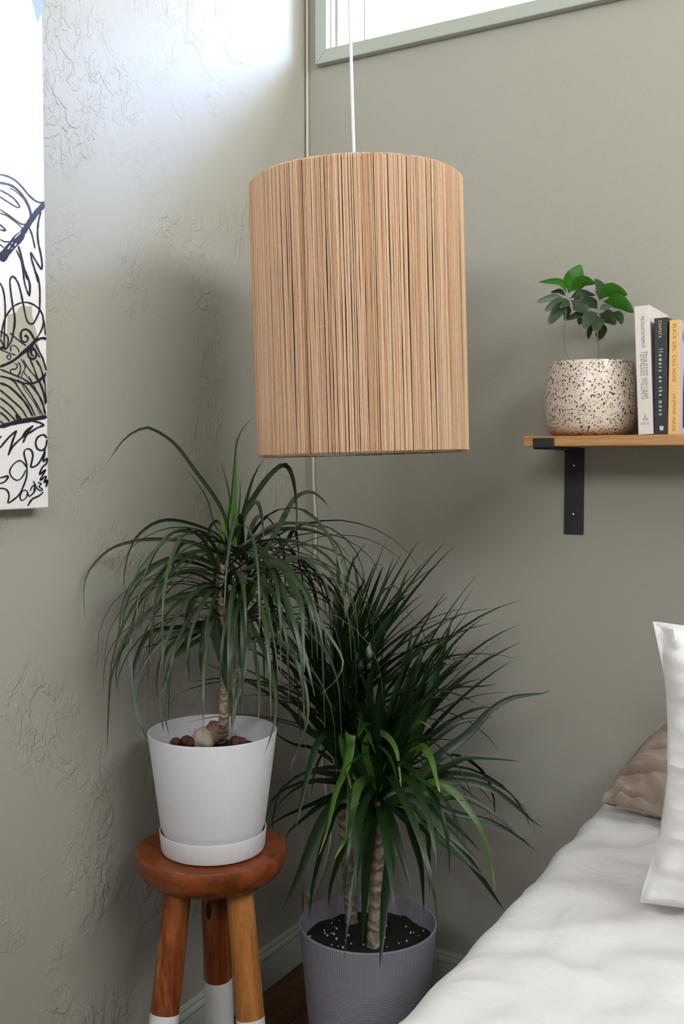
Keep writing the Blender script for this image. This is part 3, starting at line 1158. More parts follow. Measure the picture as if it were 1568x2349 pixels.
# cover print of the orange book: dark portrait shape and small letters on the lilac face
mb = MB()
pts = [(0.030, 0.0), (0.028, 0.06), (0.035, 0.115), (0.05, 0.135), (0.09, 0.14), (0.12, 0.11), (0.125, 0.0)]
mb.v = [tuple(o3 + Vector((w3 + 0.0002, p[0], 0.012 + p[1]))) for p in pts]
mb.f = [tuple(range(len(pts)))]
mb.build('cover_portrait', M['tdark'], e3, smooth=False)
text_mesh('cover_text', 'BLACK GIRL', 0.1, 0.016, M['tgrey'], e3, (w3 + 0.0002, 0.018, h3 - 0.025), (0, 1, 0), (0, 0, 1))

# ================================================================== BED
DZ = 0.486
BX0, BX1, BYF, BYH = 0.673, 2.2, -2.15, -0.02
bed = empty('bed', (1.45, -1.08, 0))
tag(bed, 'low bed standing against the right wall under white bedding', 'bed')
mb = MB()
mb.box((BX0 + 0.075, BYF + 0.04, 0.2), (BX1, BYH - 0.01, DZ - 0.05))
bevel(mb.build('mattress', M['canvas'], bed, smooth=False), 0.03, 3)
mb = MB()
mb.box((BX0 + 0.085, BYF + 0.04, 0.12), (BX1, BYH - 0.01, 0.199))
bevel(mb.build('bed_frame', M['bedframe'], bed, smooth=False), 0.006)
for lx in (BX0 + 0.12, BX1 - 0.1):
    for ly in (BYF + 0.1, BYH - 0.12):
        mb = MB()
        mb.box((lx, ly, 0), (lx + 0.05, ly + 0.05, 0.12))
        bevel(mb.build('leg', M['bedframe'], bed, smooth=False), 0.004)
mb = MB()
NXs, NYs = 110, 150
rows = []
R_ = 0.055
top_len = BX1 - BX0 - R_
arc = R_ * PI / 2
side = 0.36
tot = top_len + arc + side


def fold_h(x, y):
    v = Vector((x, y, 0))
    h = 0.016 * noise.noise(Vector((x * 2.3 + 4, y * 2.0, 1.3)))
    h += 0.014 * (0.8 - abs(noise.noise(Vector((x * 4.2 + y * 2.0, y * 4.5 - x * 3.0, 3.1)))) * 2.2)
    h += 0.008 * (0.8 - abs(noise.noise(Vector((x * 11 - y * 5, y * 9 + x * 4, 7.7)))) * 2.2)
    h += 0.003 * noise.noise(Vector((x * 24, y * 20, 2.7)))
    return h


for iy in range(NYs + 1):
    y = BYF + (BYH - BYF) * iy / NYs
    row = []
    for ix in range(NXs + 1):
        u = ix / NXs
        s = tot * (1 - (1 - u) ** 1.35)
        bx = BX0 + 0.006 * noise.noise(Vector((y * 3.0, 0.3, 9.0)))
        if s < top_len:
            x = BX1 - s * (BX1 - bx - R_) / top_len
            z = DZ
            nx, nz = 0, 1
        elif s < top_len + arc:
            a = (s - top_len) / R_
            x = bx + R_ - R_ * math.sin(a)
            z = DZ - R_ + R_ * math.cos(a)
            nx, nz = -math.sin(a), math.cos(a)
        else:
            x = bx
            z = DZ - R_ - (s - top_len - arc)
            nx, nz = -1, 0
        h = fold_h(x, y + (z - DZ)) * (0.35 + 0.65 * min(1.0, max(0.0, (x - bx) / 0.12)))
        row.append((x + nx * h, y, z + nz * h))
    rows.append(row)
mb.quadstrip(rows)
dv = mb.build('duvet', M['linen'], origin=(1.45, -1.08, DZ - 0.02), angle=180)
sol = dv.modifiers.new('thickness', 'SOLIDIFY')
sol.thickness = 0.02
sol.offset = -1
tag(dv, 'rumpled white duvet spread over the bed', 'duvet')


def pillow(name, label, C0, U, V, N, T, mat, bow=0.09, seed=0.0, wr=1.0, n=72, rnd=0.0):
    mb = MB()
    for sgn in (1, -1):
        rows = []
        for i in range(n + 1):
            v = -1 + 2 * i / n
            row = []
            for j in range(n + 1):
                u = -1 + 2 * j / n
                fu = 1 - bow * (1 - abs(v) ** 2.2)
                fv = 1 - bow * (1 - abs(u) ** 2.2)
                t = T * (max(0, 1 - abs(u) ** 2.6) ** 0.62) * (max(0, 1 - abs(v) ** 2.6) ** 0.62)
                e = (1 - max(abs(u), abs(v)) ** 9)
                fu *= math.sqrt(1 - rnd * v * v / 2)
                fv *= math.sqrt(1 - rnd * u * u / 2)
                p = C0 + U * u * fu + V * v * fv
                w = wr * (0.016 * (0.6 - 2 * abs(noise.noise(p * 6 + Vector((seed, 0, 0))))) + 0.010 * (0.6 - 2 * abs(noise.noise(Vector((p.x * 22, p.y * 22, p.z * 12)) + Vector((0, seed, 0))))))
                p = p + N * sgn * (t + w * e) + V.normalized() * 0.006 * noise.noise(p * 12 + Vector((seed, seed, 0)))
                du, dv_ = 1 - abs(u), 1 - abs(v)
                cr = noise.noise(Vector((v * 13 + seed, du * 2.5, sgn * 3.0 + math.copysign(5, u)))) * math.exp(-du * 3.2) * min(1, du * 14)
                cr += noise.noise(Vector((u * 15 + seed, dv_ * 2.5, sgn * 4.0 + math.copysign(9, v)))) * math.exp(-dv_ * 3.2) * min(1, dv_ * 14)
                p = p + N * sgn * cr * 0.022 * wr
                row.append(p)
            rows.append(row)
        mb.quadstrip(rows)
    o = mb.build(name, mat, origin=tuple(C0 - V * 0.95), angle=180)
    bm = bmesh.new()
    bm.from_mesh(o.data)
    bmesh.ops.remove_doubles(bm, verts=bm.verts, dist=0.0004)
    bmesh.ops.recalc_face_normals(bm, faces=bm.faces)
    for f in bm.faces:
        f.smooth = True
    for ed in bm.edges:
        ed.smooth = not (len(ed.link_faces) == 2 and ed.calc_face_angle(0) > 0.9)
    bm.to_mesh(o.data)
    bm.free()
    tag(o, label, 'pillow')
    return o


Bc = at(1466, 2080, 1.385)
Tc = at(1496, 1432, 1.47)
Vv = (Tc - Bc) / 2
Uv = Vector((0.30, -0.035, 0.0))
Nv = Uv.cross(Vv).normalized()
pillow('pillow', 'large white pillow propped upright on the bed', Bc + Vv + Uv + Vector((0, 0, 0.006)), Uv, Vv, Nv, 0.078, M['linen'], 0.095, 3.0, 1.0)
Bc = at(1386, 1868, 1.745)
Tc = Vector((0.80, -0.045, 0.625))
Vv = (Tc - Bc) / 2
Uv = Vector((0.30, -0.004, 0.0))
Nv = Uv.cross(Vv).normalized()
pillow('pillow', 'taupe pillow lying against the wall behind the white pillow', Bc + Vv + Uv + Vector((-0.020, -0.018, 0.020)), Uv, Vv, Nv, 0.054, M['taupe'], 0.02, 8.0, 1.2, 72, 0.2)

# ================================================================== STOOL
SCN = at(485, 1935, 1.7)
SC0 = Vector((SCN.x, SCN.y, 0))
stool = empty('plant_stool', SC0)
tag(stool, 'round wooden stool with white-dipped legs under the white pot', 'stool')
SEAT = 0.459
prof = [(0, 0), (0.096, 0), (0.110, 0.0015), (0.1200, 0.0045), (0.1216, 0.0042), (0.1234, -0.0010), (0.1239, -0.009), (0.1215, -0.022), (0.1145, -0.034), (0.102, -0.043), (0.084, -0.048), (0, -0.048)]
mb = MB()
mb.lathe([(r, SEAT + z) for r, z in prof], SC0, 80)
mb.build('seat', M['stoolseat'], stool, angle=24)
for (tx, ty, td), (bx, by, bd), zs in (((406, 2066, 1.655), (375, 2349, 1.63), 2322), ((493, 2066, 1.765), (504, 2349, 1.80), 2240), ((551, 2064, 1.66), (575, 2349, 1.645), 2332)):
    Tp, Bp = at(tx, ty, td), at(bx, by, bd)
    dr = Bp - Tp
    Tp2 = Tp + dr * ((SEAT - 0.04 - Tp.z) / dr.z)
    F0 = Tp + dr * ((0.0 - Tp.z) / dr.z)
    fz_ = (zs - ty) / (by - ty)
    Sp = Tp + dr * fz_
    rr = 30.5 / FPX * td
    mb = MB()
    N_ = 10
    pts = [Tp2.lerp(Sp, k / N_) for k in range(N_ + 1)]
    mb.tube(pts, [rr * (1.0 + 0.07 * k / N_) for k in range(N_ + 1)], 28)
    lg = mb.build('leg', M['stoolpale' if tx == 551 else 'stool'], stool, angle=50)
    mb = MB()
    pts = [Sp.lerp(F0, k / 6) for k in range(7)]
    mb.tube(pts, [rr * 1.075] * 6 + [rr * 1.04], 28)
    mb.build('dipped_tip', M['dip'], lg, angle=50)
    if tx == 493:
        mb = MB()
        kc = at(478, 2090, td - rr * 0.96)
        tdir = dr.normalized()
        sd_ = RT
        ring = [kc + tdir * (0.015 * math.cos(2 * PI * j / 18)) + sd_ * (0.0042 * math.sin(2 * PI * j / 18)) + (-FW) * 0.0015 for j in range(18)]
        ring2 = [kc + tdir * (0.015 * math.cos(2 * PI * j / 18)) + sd_ * (0.0042 * math.sin(2 * PI * j / 18)) + FW * 0.004 for j in range(18)]
        b, nn_ = mb.quadstrip([ring, ring2], True)
        mb.cap(range(b, b + 18))
        mb.build('knot', M['black'], lg, smooth=False)

# ================================================================== PLANT 1 (white pot)
P1 = at(489, 1945, 1.70)
P1 = Vector((P1.x, P1.y, SEAT + 0.0006))
pl1 = empty('potted_dracaena', P1)
tag(pl1, 'thin-leaved drooping plant in a white pot standing on the wooden stool', 'potted plant')
mb = MB()
mb.lathe([(0, 0.001), (0.0800, 0.001), (0.0840, 0.003), (0.0855, 0.007), (0.0882, 0.0345), (0.0880, 0.0358), (0.0868, 0.036), (0.0860, 0.034), (0.083, 0.012), (0, 0.010)], P1, 80)
mb.build('saucer', M['whitepot'], pl1, angle=30)
mb = MB()
mb.lathe([(0, 0.0105), (0.080, 0.0105), (0.0815, 0.020), (0.0820, 0.0345), (0.0852, 0.0415), (0.0866, 0.047), (0.1058, 0.1965), (0.1056, 0.1978), (0.1046, 0.1984), (0.1036, 0.1978), (0.1030, 0.190), (0.095, 0.13)], P1, 80)
mb.build('pot', M['whitepot'], pl1, angle=30)
mb = MB()
rows = []
for r in (0.0, 0.03, 0.06, 0.085, 0.0992):
    rows.append([(P1.x + max(r, 1e-4) * math.cos(2 * PI * j / 32), P1.y + max(r, 1e-4) * math.sin(2 * PI * j / 32), P1.z + 0.157 + 0.004 * noise.noise(Vector((r * 40 * math.cos(j / 5), r * 40 * math.sin(j / 5), 2)))) for j in range(32)])
mb.quadstrip(rows, True)
mb.build('soil', M['soil'], pl1)


def rock(name, c, r, sq, seed, mat, label, cat, group=None, amp=0.25):
    bm = bmesh.new()
    bmesh.ops.create_icosphere(bm, subdivisions=3, radius=1.0)
    for v in bm.verts:
        d = v.co.normalized()
        k = 1 + amp * noise.noise(d * 1.6 + Vector((seed, 0, 0))) + amp * 0.4 * noise.noise(d * 4 + Vector((0, seed, 0)))
        v.co = Vector((d.x * sq[0], d.y * sq[1], d.z * sq[2])) * r * k
    for f in bm.faces:
        f.smooth = True
    me = bpy.data.meshes.new(name)
    bm.to_mesh(me)
    bm.free()
    me.materials.append(mat)
    o = bpy.data.objects.new(name, me)
    COL.objects.link(o)
    o.location = c
    tag(o, label, cat, group)


SOZ = P1.z + 0.157
sc3 = lambda p: (300 + p[0] / 3.733, 1500 + p[1] / 3.733)


def on_soil(p, lift):
    q = onp(*sc3(p), 2, SOZ + lift)
    v = Vector((q.x - P1.x, q.y - P1.y, 0))
    if v.length > 0.082:
        v *= 0.082 / v.length
    return Vector((P1.x + v.x, P1.y + v.y, SOZ + lift))


rock('stone', on_soil((618, 725), 0.014), 0.019, (1.15, 0.9, 0.95), 1.0, M['stone'], 'pale beige stone left of the trunk in the white pot', 'stone', None, 0.3)
rock('stone', on_soil((720, 680), 0.020), 0.020, (1.1, 0.9, 1.0), 5.0, M['stone2'], 'reddish white-veined stone behind the trunk in the white pot', 'stone', None, 0.3)
for k, (p, wh) in enumerate([((480, 742), 'large brown clay pellet just left of the pale stone in the white pot'), ((365, 748), 'leftmost brown clay pellet near the white pot wall'), ((900, 745), 'large brown clay pellet just right of the trunk in the white pot'), ((945, 748), 'rightmost brown clay pellet in the white pot'), ((520, 757), 'small brown clay pellet in front of the pale stone in the white pot')]):
    rock('clay_pellet', on_soil(p, 0.009), 0.0105 if k in (0, 2) else 0.0085, (1.1, 1, 0.85), 11 + k * 3, M['pellet'], wh, 'pellet', 'brown clay pellets in the white pot', 0.2)

LAMPXY = Vector((LC.x, LC.y))


def bad(p, pots=True):
    if p.x < 0.012 or p.y > -0.012 or p.z < 0.02:
        return True
    if p.z > LB.z - 0.012 and (Vector((p.x, p.y)) - LAMPXY).length < LR + 0.012:
        return True
    if p.x > 0.65 and p.z < 0.54:
        return True
    if p.x > 0.53 and -0.2 < p.y and 0.94 < p.z:
        return True
    for c, r, zt in ((P1, 0.108, 0.657), (GP, 0.129, 0.263)):
        d = math.hypot(p.x - c.x, p.y - c.y)
        if p.z < zt + 0.002 and r - 0.014 < d < r + 0.004:
            return True
        if p.z < zt - 0.03 and d < r:
            return True
    if p.z < 0.70 and math.hypot(p.x - P1.x, p.y - P1.y) < 0.2 and (p - P1).dot(FW) < 0:
        return True
    q_ = p - CAM
    if q_.dot(RT) / q_.dot(FW) < -0.247:
        return True
    if p.x > 0.585:
        return True
    d = math.hypot(p.x - SC0.x, p.y - SC0.y)
    if d < 0.128 and p.z < 0.475:
        return True
    return False


GPc = at(843, 2112, 1.88)
GP = Vector((GPc.x, GPc.y, 0))


def fix(p):
    for _ in range(60):
        if p.x >= 0.013 and p.y <= -0.013:
            break
        p = CAM + (p - CAM) * 0.992
    return p


def traced(parent, data, fn, d0, spread, wpx, mat, mat2):
    for it in data:
        pts, dt, wm, bright = it
        db = d0 + random.uniform(-0.02, 0.02)
        n = len(pts)
        P = []
        for k, q in enumerate(pts):
            t = k / (n - 1)
            P.append(fix(at(*fn(q), db + dt * t)))
        P = catmull(P, 7)
        a = random.uniform(0.25, 0.95)

        def wd(t, tg, a=a):
            s = tg.cross(FW)
            return s.normalized() * math.cos(a) + FW * math.sin(a)
        mb = MB()
        blade(mb, P, wpx * wm / FPX * d0 * (1.2 if wpx < 11 else 1.45), wd, 0.35, 22, prof_strap)
        mb.build('leaf', mat2 if bright else mat, parent)


def random_leaf(parent, base, az, e0, L, droop, w, mat, n=14, twist=0.0):
    p = base.copy()
    pts = [p.copy()]
    hdir = Vector((math.cos(az), math.sin(az), 0))
    sidev = Vector((-math.sin(az), math.cos(az), 0))
    cu = random.uniform(-0.5, 0.5)
    m = 16
    for k in range(m):
        s = (k + 0.5) / m
        e = e0 - droop * (s ** 1.25)
        e = max(e, -1.50)
        aa = cu * s * s
        d = hdir * math.cos(aa) + sidev * math.sin(aa)
        p = p + (d * math.cos(e) + Vector((0, 0, math.sin(e)))) * (L / m)
        pts.append(p.copy())
    for q in pts[2:]:
        if bad(q):
            return False
    wv = sidev * math.cos(twist) + Vector((0, 0, 1)) * math.sin(twist)
    mb = MB()
    blade(mb, pts, w, wv, 0.35, n, prof_strap)
    mb.build('leaf', mat, parent)
    return True


# trunk 1
D1 = 1.70
T1 = [on_soil((768, 770), -0.01), at(511, 1660, D1), at(515, 1590, D1), at(516, 1540, D1 - 0.005), at(512, 1440, D1 - 0.01), at(508, 1340, D1 - 0.01), at(510, 1290, D1 - 0.01)]
mb = MB()
pts = resample(catmull(T1, 6), 40)
mb.tube(pts, [0.0092 * (1 - 0.35 * k / 39) * (1 + 0.05 * math.sin(k * 2.1)) for k in range(40)], 14)
tr1 = mb.build('trunk', M['bark1'], pl1)
T2 = [at(517, 1600, D1), at(532, 1560, D1 + 0.01), at(545, 1510, D1 + 0.02), at(552, 1430, D1 + 0.03), at(560, 1340, D1 + 0.03), at(556, 1270, D1 + 0.03)]
mb = MB()
pts2 = resample(catmull(T2, 6), 30)
mb.tube(pts2, [0.0072 * (1 - 0.3 * k / 29) for k in range(30)], 12)
br1 = mb.build('trunk', M['bark1'], pl1)
s1 = lambda p: (180 + p[0] / 2.529, 950 + p[1] / 2.529)
TR1 = [
 ([(885,800),(860,620),(800,490),(690,340),(560,170),(430,85),(360,85),(260,150),(155,300)],-.10,1.0,0),
 ([(915,770),(905,600),(908,400),(912,260),(910,130)],-.02,1.5,1),
 ([(885,780),(870,640),(890,480),(915,200),(950,90),(1030,5)],-.22,.6,0),
 ([(905,760),(960,560),(1010,380),(1070,262)],-.20,.7,0),
 ([(925,780),(960,600),(1030,470),(1110,360),(1180,300),(1220,320),(1250,420),(1265,600),(1255,680)],-.16,1.35,0),
 ([(1070,820),(1150,680),(1240,510),(1300,460),(1360,455),(1420,500),(1468,565)],-.05,1.1,0),
 ([(930,740),(950,620),(1000,540),(1035,512),(1060,600),(1075,740)],-.05,1.2,0),
 ([(840,740),(800,690),(650,630),(520,610),(420,640),(330,720),(285,830),(265,940),(262,1060)],-.12,.85,0),
 ([(850,820),(780,780),(640,740),(480,725),(330,735),(190,780),(90,870),(40,960),(30,1080),(38,1180),(25,1225)],-.08,.7,0),
 ([(840,860),(760,730),(640,680),(540,690),(460,780),(400,900),(350,1010)],-.04,.7,0),
 ([(820,900),(780,860),(720,770),(620,740),(570,800),(545,900),(535,995)],.0,.9,0),
 ([(840,900),(800,880),(690,830),(560,830),(430,880),(330,960),(265,1080),(240,1220),(212,1400)],-.08,1.1,0),
 ([(840,930),(680,860),(540,860),(430,990),(350,1100),(300,1250),(270,1360)],-.10,1.0,0),
 ([(840,960),(700,910),(580,920),(440,980),(330,1100),(260,1220),(235,1300),(225,1370)],-.05,1.1,0),
 ([(840,1000),(690,1030),(560,1110),(480,1230),(450,1400)],-.08,1.0,0),
 ([(830,1000),(790,1000),(720,990),(660,1080),(630,1200),(630,1350),(645,1570)],-.06,1.5,0),
 ([(820,1120),(790,1150),(740,1200),(710,1350),(710,1520)],-.05,1.3,0),
 ([(840,980),(880,1120),(900,1300),(880,1500),(900,1640)],-.12,1.6,0),
 ([(800,1080),(785,1250),(820,1400),(850,1500),(880,1600)],-.10,1.6,0),
 ([(945,1090),(960,1200),(970,1350),(950,1550),(930,1640)],-.12,1.5,0),
 ([(930,760),(1020,830),(1070,980),(1090,1130),(1110,1350)],-.14,1.4,0),
 ([(940,760),(1060,790),(1130,920),(1200,1080),(1230,1220),(1290,1330),(1350,1550),(1370,1640)],-.14,1.5,0),
 ([(960,900),(1150,870),(1230,980),(1290,1120),(1300,1300),(1310,1500)],-.12,1.4,0),
 ([(940,780),(1100,690),(1240,665),(1370,680),(1480,730),(1540,790),(1585,850)],.02,.9,0),
 ([(950,760),(1130,645),(1280,635),(1400,660),(1500,760),(1550,880),(1580,1000)],.05,.6,0),
 ([(1040,900),(1200,750),(1250,670),(1270,760),(1280,850)],.05,1.0,0),
 ([(1000,960),(1100,920),(1250,840),(1330,850),(1420,960),(1465,1090),(1480,1140)],-.03,1.1,0),
 ([(960,950),(1150,1000),(1250,1050),(1350,1120),(1430,1250),(1530,1420),(1500,1530),(1400,1630)],-.1,.8,0),
 ([(830,1230),(780,1250),(650,1260),(540,1340),(500,1480),(540,1620)],-.1,1.1,0),
 ([(830,1250),(770,1270),(640,1340),(540,1440),(470,1640)],-.1,1.1,0),
 ([(820,1200),(760,1230),(560,1290),(430,1340),(360,1360)],.02,.9,0),
 ([(830,1180),(600,1230),(420,1260),(340,1400),(310,1560),(330,1740),(380,1880)],-.08,1.0,0),
 ([(830,1230),(640,1250),(500,1300),(400,1420),(350,1560),(345,1720)],-.12,.9,0),
 ([(830,1050),(640,1040),(430,1130),(320,1260),(300,1420),(318,1640),(380,1850),(400,1900)],-.12,1.1,0),
 ([(820,1060),(600,1050),(400,1150),(330,1260),(250,1370),(215,1520),(240,1640)],-.05,.8,0),
 ([(835,850),(830,780),(845,640),(880,500),(910,440)],.0,1.3,1),
 ([(830,950),(815,900),(820,780),(830,600)],-.03,1.2,1),
 ([(850,700),(790,640),(750,500),(690,400),(610,300)],.03,.45,0),
 ([(890,560),(860,400),(822,270)],.02,.5,0),
 ([(910,700),(935,500),(938,365)],.02,.5,0),
 ([(830,650),(800,620),(760,660),(740,760)],.03,.7,0),
 ([(1000,1090),(1020,1020),(1050,940)],-.06,.9,1),
]
traced(tr1, TR1, s1, D1 - 0.01, 0, 10.5, M['leaf1'], M['leaf1y'])
TR1b = [
 ([(1100,-300),(1370,0),(1480,250),(1510,450),(1500,600),(1450,750),(1380,930),(1370,990)],-.10,.9,0),
 ([(1000,-320),(1150,0),(1210,200),(1240,420),(1220,620),(1142,865)],-.13,1.0,0),
 ([(900,-350),(930,0),(940,150),(905,400),(880,560),(850,710)],-.07,1.4,0),
 ([(800,-350),(840,0),(850,200),(870,400),(860,560),(858,660)],-.07,1.3,0),
 ([(760,-300),(790,20),(800,200),(850,350),(880,480)],-.09,1.5,0),
 ([(1020,-300),(1060,0),(1090,200),(1100,420),(1085,640)],-.10,.8,0),
 ([(700,-300),(500,-200),(330,-60),(240,120),(230,350),(270,600),(280,680)],-.11,.9,0),
 ([(700,-260),(520,-150),(400,0),(300,250),(290,500),(330,720)],-.12,.8,0),
 ([(700,-200),(640,-150),(600,0),(600,200)],-.09,1.1,0),
]
traced(br1, TR1b, sc3, D1, 0, 10.5, M['leaf1'], M['leaf1y'])
cnt = 0
tries = 0
while cnt < 105 and tries < 1500:
    tries += 1
    right = random.random() < 0.62
    if right:
        base = pts2[random.randint(12, 29)]
        par = br1
    else:
        base = pts[random.randint(22, 39)]
        par = tr1
    az = random.uniform(0, 2 * PI)
    e0 = random.uniform(0.1, 1.0)
    L = random.uniform(0.26, 0.42)
    if random_leaf(par, base, az, e0, L, random.uniform(1.9, 2.9), random.uniform(0.0065, 0.0105), M['leaf1'], 12, random.uniform(-0.3, 0.3)):
        cnt += 1

# ================================================================== PLANT 2 (grey pot)
pl2 = empty('potted_dracaena', GP)
tag(pl2, 'broad-leaved bushy plant in a grey ribbed pot on the floor', 'potted plant')
GR, GH = 0.1264, 0.2585
mb = MB()
mb.lathe([(0, 0.001), (0.098, 0.001), (0.102, 0.004), (0.104, 0.02), (GR - 0.0005, GH - 0.004), (GR, GH - 0.002), (GR - 0.0006, GH), (GR - 0.003, GH), (GR - 0.0036, GH - 0.003), (0.112, 0.10)], GP, 96)
mb.build('pot', M['greypot'], pl2, angle=30)
mb = MB()
rows = []
for r in (0.0, 0.03, 0.06, 0.09, 0.1195):
    rows.append([(GP.x + max(r, 1e-4) * math.cos(2 * PI * j / 40), GP.y + max(r, 1e-4) * math.sin(2 * PI * j / 40), 0.222 + 0.007 * noise.noise(Vector((r * 30 * math.cos(2 * PI * j / 40), r * 30 * math.sin(2 * PI * j / 40), 5)))) for j in range(40)])
mb.quadstrip(rows, True)
mb.build('soil', M['soil'], pl2)
mb = MB()
for k in range(48):
    a = random.uniform(0, 2 * PI)
    r = 0.115 * math.sqrt(random.random())
    c = Vector((GP.x + r * math.cos(a), GP.y + r * math.sin(a), 0.2245))
    q = random.uniform(0.0006, 0.0017)
    mb.box((c.x - q, c.y - q * 0.8, c.z - q), (c.x + q * 0.9, c.y + q, c.z + q))
o = mb.build('perlite', M['perlite'], pl2, smooth=False)
o['kind'] = 'stuff'
fb, bb = onp(857, 2172, 2, 0.222), onp(806, 2115, 2, 0.222)
dF, dB = (fb - CAM).dot(FW), (bb - CAM).dot(FW)


def ringed(name, P, r0, r1, n, parent):
    pts = resample(catmull(P, 6), n)
    rad = [(r0 + (r1 - r0) * k / (n - 1)) * (1.10, 1.04, 0.99, 0.95, 0.93, 0.99)[(k + (k // 6) % 2) % 6] * random.uniform(0.97, 1.03) for k in range(n)]
    mb = MB()
    fine = resample(pts, 170)
    rows = []
    for k, q in enumerate(fine):
        rb = r0 + (r1 - r0) * k / 169
        row = []
        for j in range(18):
            a = 2 * PI * j / 18
            ph = (q.z / 0.021 + 0.42 * abs(math.sin(a * 1.5 + 0.8 * math.floor(q.z / 0.021)))) % 1.0
            rr_ = rb * (0.94 + 0.15 * ph ** 2 + 0.03 * noise.noise(Vector((a * 2, q.z * 90, r0 * 999))))
            row.append(q + RT * rr_ * math.cos(a) + RT.cross(Vector((0, 0, 1))) * rr_ * math.sin(a))
        rows.append(row)
    mb.quadstrip(rows, True)
    return mb.build(name, M['bark2'], parent, angle=60), pts


trF, ptF = ringed('trunk', [fb - Vector((0, 0, 0.02)), fb, at(862, 2050, dF + 0.005), at(866, 1950, dF + 0.01), at(872, 1860, dF + 0.012), at(868, 1760, dF + 0.015)], 0.0132, 0.0115, 60, pl2)
trB, ptB = ringed('trunk', [bb - Vector((0, 0, 0.02)), bb, at(799, 2010, dB), at(790, 1900, dB), at(778, 1780, dB), at(768, 1650, dB - 0.02)], 0.0125, 0.010, 60, pl2)
s2 = lambda p: (620 + p[0] / 2.376, 1220 + p[1] / 2.376)
s5 = lambda p: (600 + p[0] / 3.136, 1800 + p[1] / 3.136)
s7 = lambda p: (840 + p[0] / 3.564, 1600 + p[1] / 3.564)
TRB = [
 ([(400,1300),(390,900),(380,520),(400,350),(430,220),(450,160),(520,60)],.03,1.3,0),
 ([(410,1300),(430,900),(440,560),(480,400),(530,280),(570,175),(615,178)],.0,1.2,0),
 ([(420,1300),(540,900),(570,620),(640,480),(700,340),(740,230),(762,200)],-.02,1.6,0),
 ([(430,1300),(560,720),(640,520),(720,340),(800,260),(880,200),(920,155)],.03,.6,0),
 ([(420,1250),(500,800),(540,480),(600,340),(660,297),(710,320),(740,430),(780,480)],.02,.8,0),
 ([(400,1280),(330,900),(230,600),(210,420),(205,330)],.03,1.5,0),
 ([(390,1280),(300,900),(290,600),(290,480)],.0,1.3,0),
 ([(400,1280),(420,900),(470,560),(510,380)],.05,1.1,0),
 ([(400,1290),(250,1180),(120,1150),(0,1080)],.0,1.0,0),
 ([(400,1290),(320,1150),(180,1060),(60,900)],-.02,1.1,0),
]
TRF = [
 ([(560,1400),(550,1200),(545,900),(560,720),(565,600)],-.05,1.7,0),
 ([(600,1400),(760,1200),(850,950),(920,720),(960,580),(990,475),(1025,458)],.0,1.6,0),
 ([(600,1400),(700,1200),(800,1000),(860,720),(940,600),(1055,535)],.05,1.0,0),
 ([(590,1400),(700,1150),(760,900),(830,640),(835,540)],.02,1.2,0),
 ([(600,1400),(720,1150),(820,900),(900,740),(960,700),(1125,688)],.06,.9,0),
 ([(610,1400),(740,1150),(880,960),(990,855),(1100,845),(1180,840),(1230,825)],.05,1.0,0),
 ([(620,1420),(760,1380),(900,1240),(1080,1100),(1190,980),(1300,910),(1400,890),(1500,880),(1525,862)],-.02,1.35,0),
 ([(620,1400),(800,1200),(930,1100),(1050,1030),(1220,1015)],.07,1.2,0),
 ([(620,1430),(780,1350),(930,1300),(1060,1235),(1200,1235),(1365,1252)],.03,1.1,0),
 ([(630,1460),(870,1380),(1000,1365),(1100,1370),(1200,1400),(1320,1480),(1420,1570),(1480,1610)],.0,1.1,0),
 ([(590,1420),(600,1380),(720,1130),(790,1050),(830,1040),(875,1070)],-.06,1.2,1),
 ([(590,1420),(520,1200),(560,1100),(630,1110),(680,1180),(700,1290),(712,1390)],-.12,1.1,1),
 ([(620,1400),(740,1240),(820,1172),(870,1230),(900,1340),(930,1460)],-.14,1.3,1),
 ([(540,1420),(400,1180),(330,1110),(260,1130),(210,1280),(170,1450),(140,1600)],-.15,1.5,0),
 ([(560,1420),(450,1150),(430,1092),(425,1200),(400,1300),(350,1420),(310,1610),(265,1760)],-.18,1.6,1),
 ([(560,1420),(420,1150),(385,1125),(400,1250),(440,1400)],-.12,1.3,1),
 ([(590,1450),(560,1370),(520,1350),(470,1390),(445,1500),(420,1640),(350,1780)],-.18,1.6,1),
 ([(590,1440),(700,1150),(830,960),(900,760),(960,640)],.03,1.3,0),
 ([(600,1420),(760,1230),(880,1110),(1000,1020),(1150,960),(1240,960)],.05,.9,0),
 ([(590,1440),(520,1150),(430,900),(400,700)],-.04,1.5,0),
 ([(600,1430),(640,1150),(610,900),(620,760)],-.03,1.4,0),
 ([(600,1430),(680,1250),(700,1000),(760,820),(800,700)],-.03,1.4,0),
]
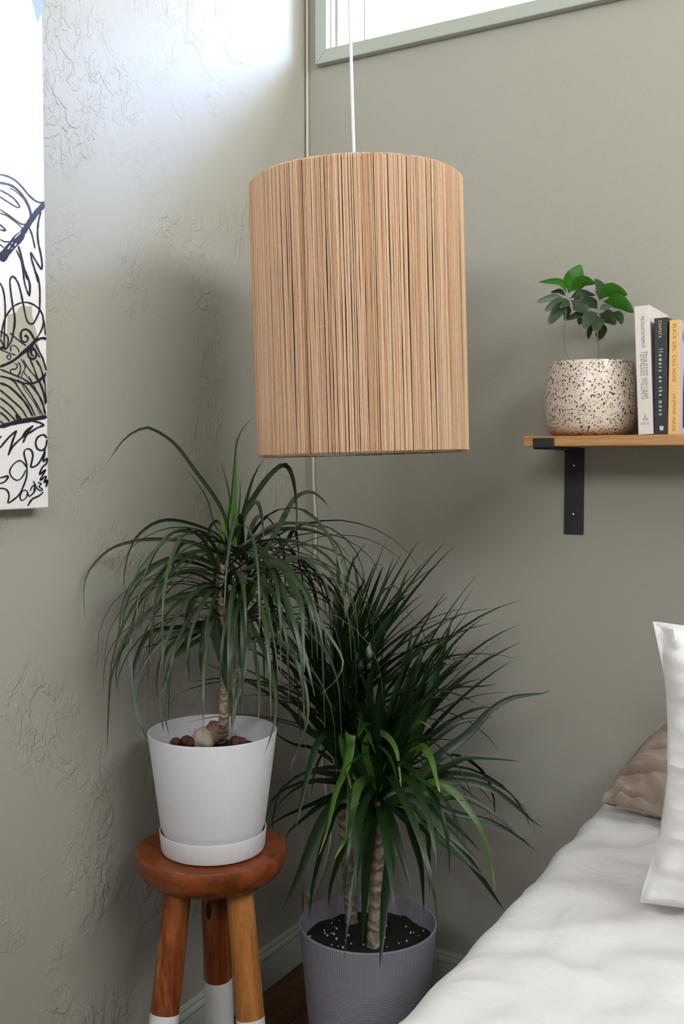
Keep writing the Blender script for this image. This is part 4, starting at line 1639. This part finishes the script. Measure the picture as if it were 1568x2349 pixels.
TRF5 = [
 ([(800,100),(640,30),(480,80),(300,160),(150,230),(40,310)],-.03,1.2,0),
 ([(800,110),(640,30),(450,120),(300,240),(200,330),(170,400)],-.02,1.2,0),
 ([(790,130),(600,60),(500,150),(380,350),(250,680),(130,950)],-.10,1.5,0),
 ([(800,180),(560,150),(460,350),(400,560),(360,750),(340,980)],-.05,1.2,0),
 ([(820,60),(780,100),(770,300),(740,600),(730,900),(718,1160)],-.06,2.1,0),
 ([(870,200),(930,300),(920,500),(880,800),(862,1100),(848,1320)],-.16,1.9,0),
 ([(850,120),(880,160),(930,300),(1000,500),(1072,770)],-.14,1.5,0),
 ([(900,160),(1020,220),(1080,380),(1140,600),(1165,910)],.02,1.4,0),
 ([(900,100),(1000,60),(1100,80),(1200,300),(1400,450),(1568,660),(1740,900)],-.02,1.6,0),
 ([(900,120),(1040,100),(1170,200),(1350,350),(1568,570)],-.08,1.6,0),
 ([(900,130),(1050,270),(1180,330),(1200,500),(1205,760)],.04,.8,0),
 ([(800,140),(680,260),(600,400),(500,700),(478,880)],.02,1.2,0),
 ([(800,140),(720,330),(690,520),(660,760),(640,880)],.04,1.0,0),
]
TRF7 = [
 ([(200,780),(400,770),(500,700),(600,700),(720,780),(820,900),(920,1050),(990,1250),(1030,1430),(1050,1590)],-.10,1.0,1),
 ([(200,820),(380,800),(520,870),(760,960),(1000,1010),(1200,1110),(1380,1250)],.02,.9,0),
 ([(200,820),(420,830),(600,820),(780,820),(950,890),(1100,1000),(1240,1130),(1320,1170)],-.04,.9,0),
 ([(200,850),(380,880),(520,1000),(640,1120),(760,1250),(870,1380),(990,1490)],-.06,1.2,0),
 ([(200,850),(370,820),(430,900),(500,1050),(620,1180),(760,1300),(900,1420)],-.10,1.4,0),
 ([(200,860),(420,880),(640,980),(800,1120),(930,1260)],-.08,1.4,0),
]
traced(trB, TRB, s2, dB, 0, 12.5, M['leaf2'], M['leaf2y'])
traced(trF, TRF, s2, dF, 0, 12.5, M['leaf2'], M['leaf2y'])
traced(trF, TRF5, s5, dF, 0, 12.0, M['leaf2'], M['leaf2y'])
traced(trF, TRF7, s7, dF, 0, 12.0, M['leaf2'], M['leaf2y'])
cnt = 0
tries = 0
while cnt < 170 and tries < 3000:
    tries += 1
    k = random.random()
    if k < 0.5:
        base, par = ptF[random.randint(46, 59)], trF
    else:
        base, par = ptB[random.randint(42, 59)], trB
    az = random.uniform(0, 2 * PI)
    e0 = random.choice([random.uniform(0.9, 1.5), random.uniform(0.3, 1.1), random.uniform(0.7, 1.4)])
    L = random.uniform(0.28, 0.44)
    if random_leaf(par, base, az, e0, L, random.uniform(0.25, 1.3) + (1.1 if e0 < 0.7 else 0), random.uniform(0.013, 0.020), M['leaf2'], 10, random.uniform(-0.4, 0.4)):
        cnt += 1
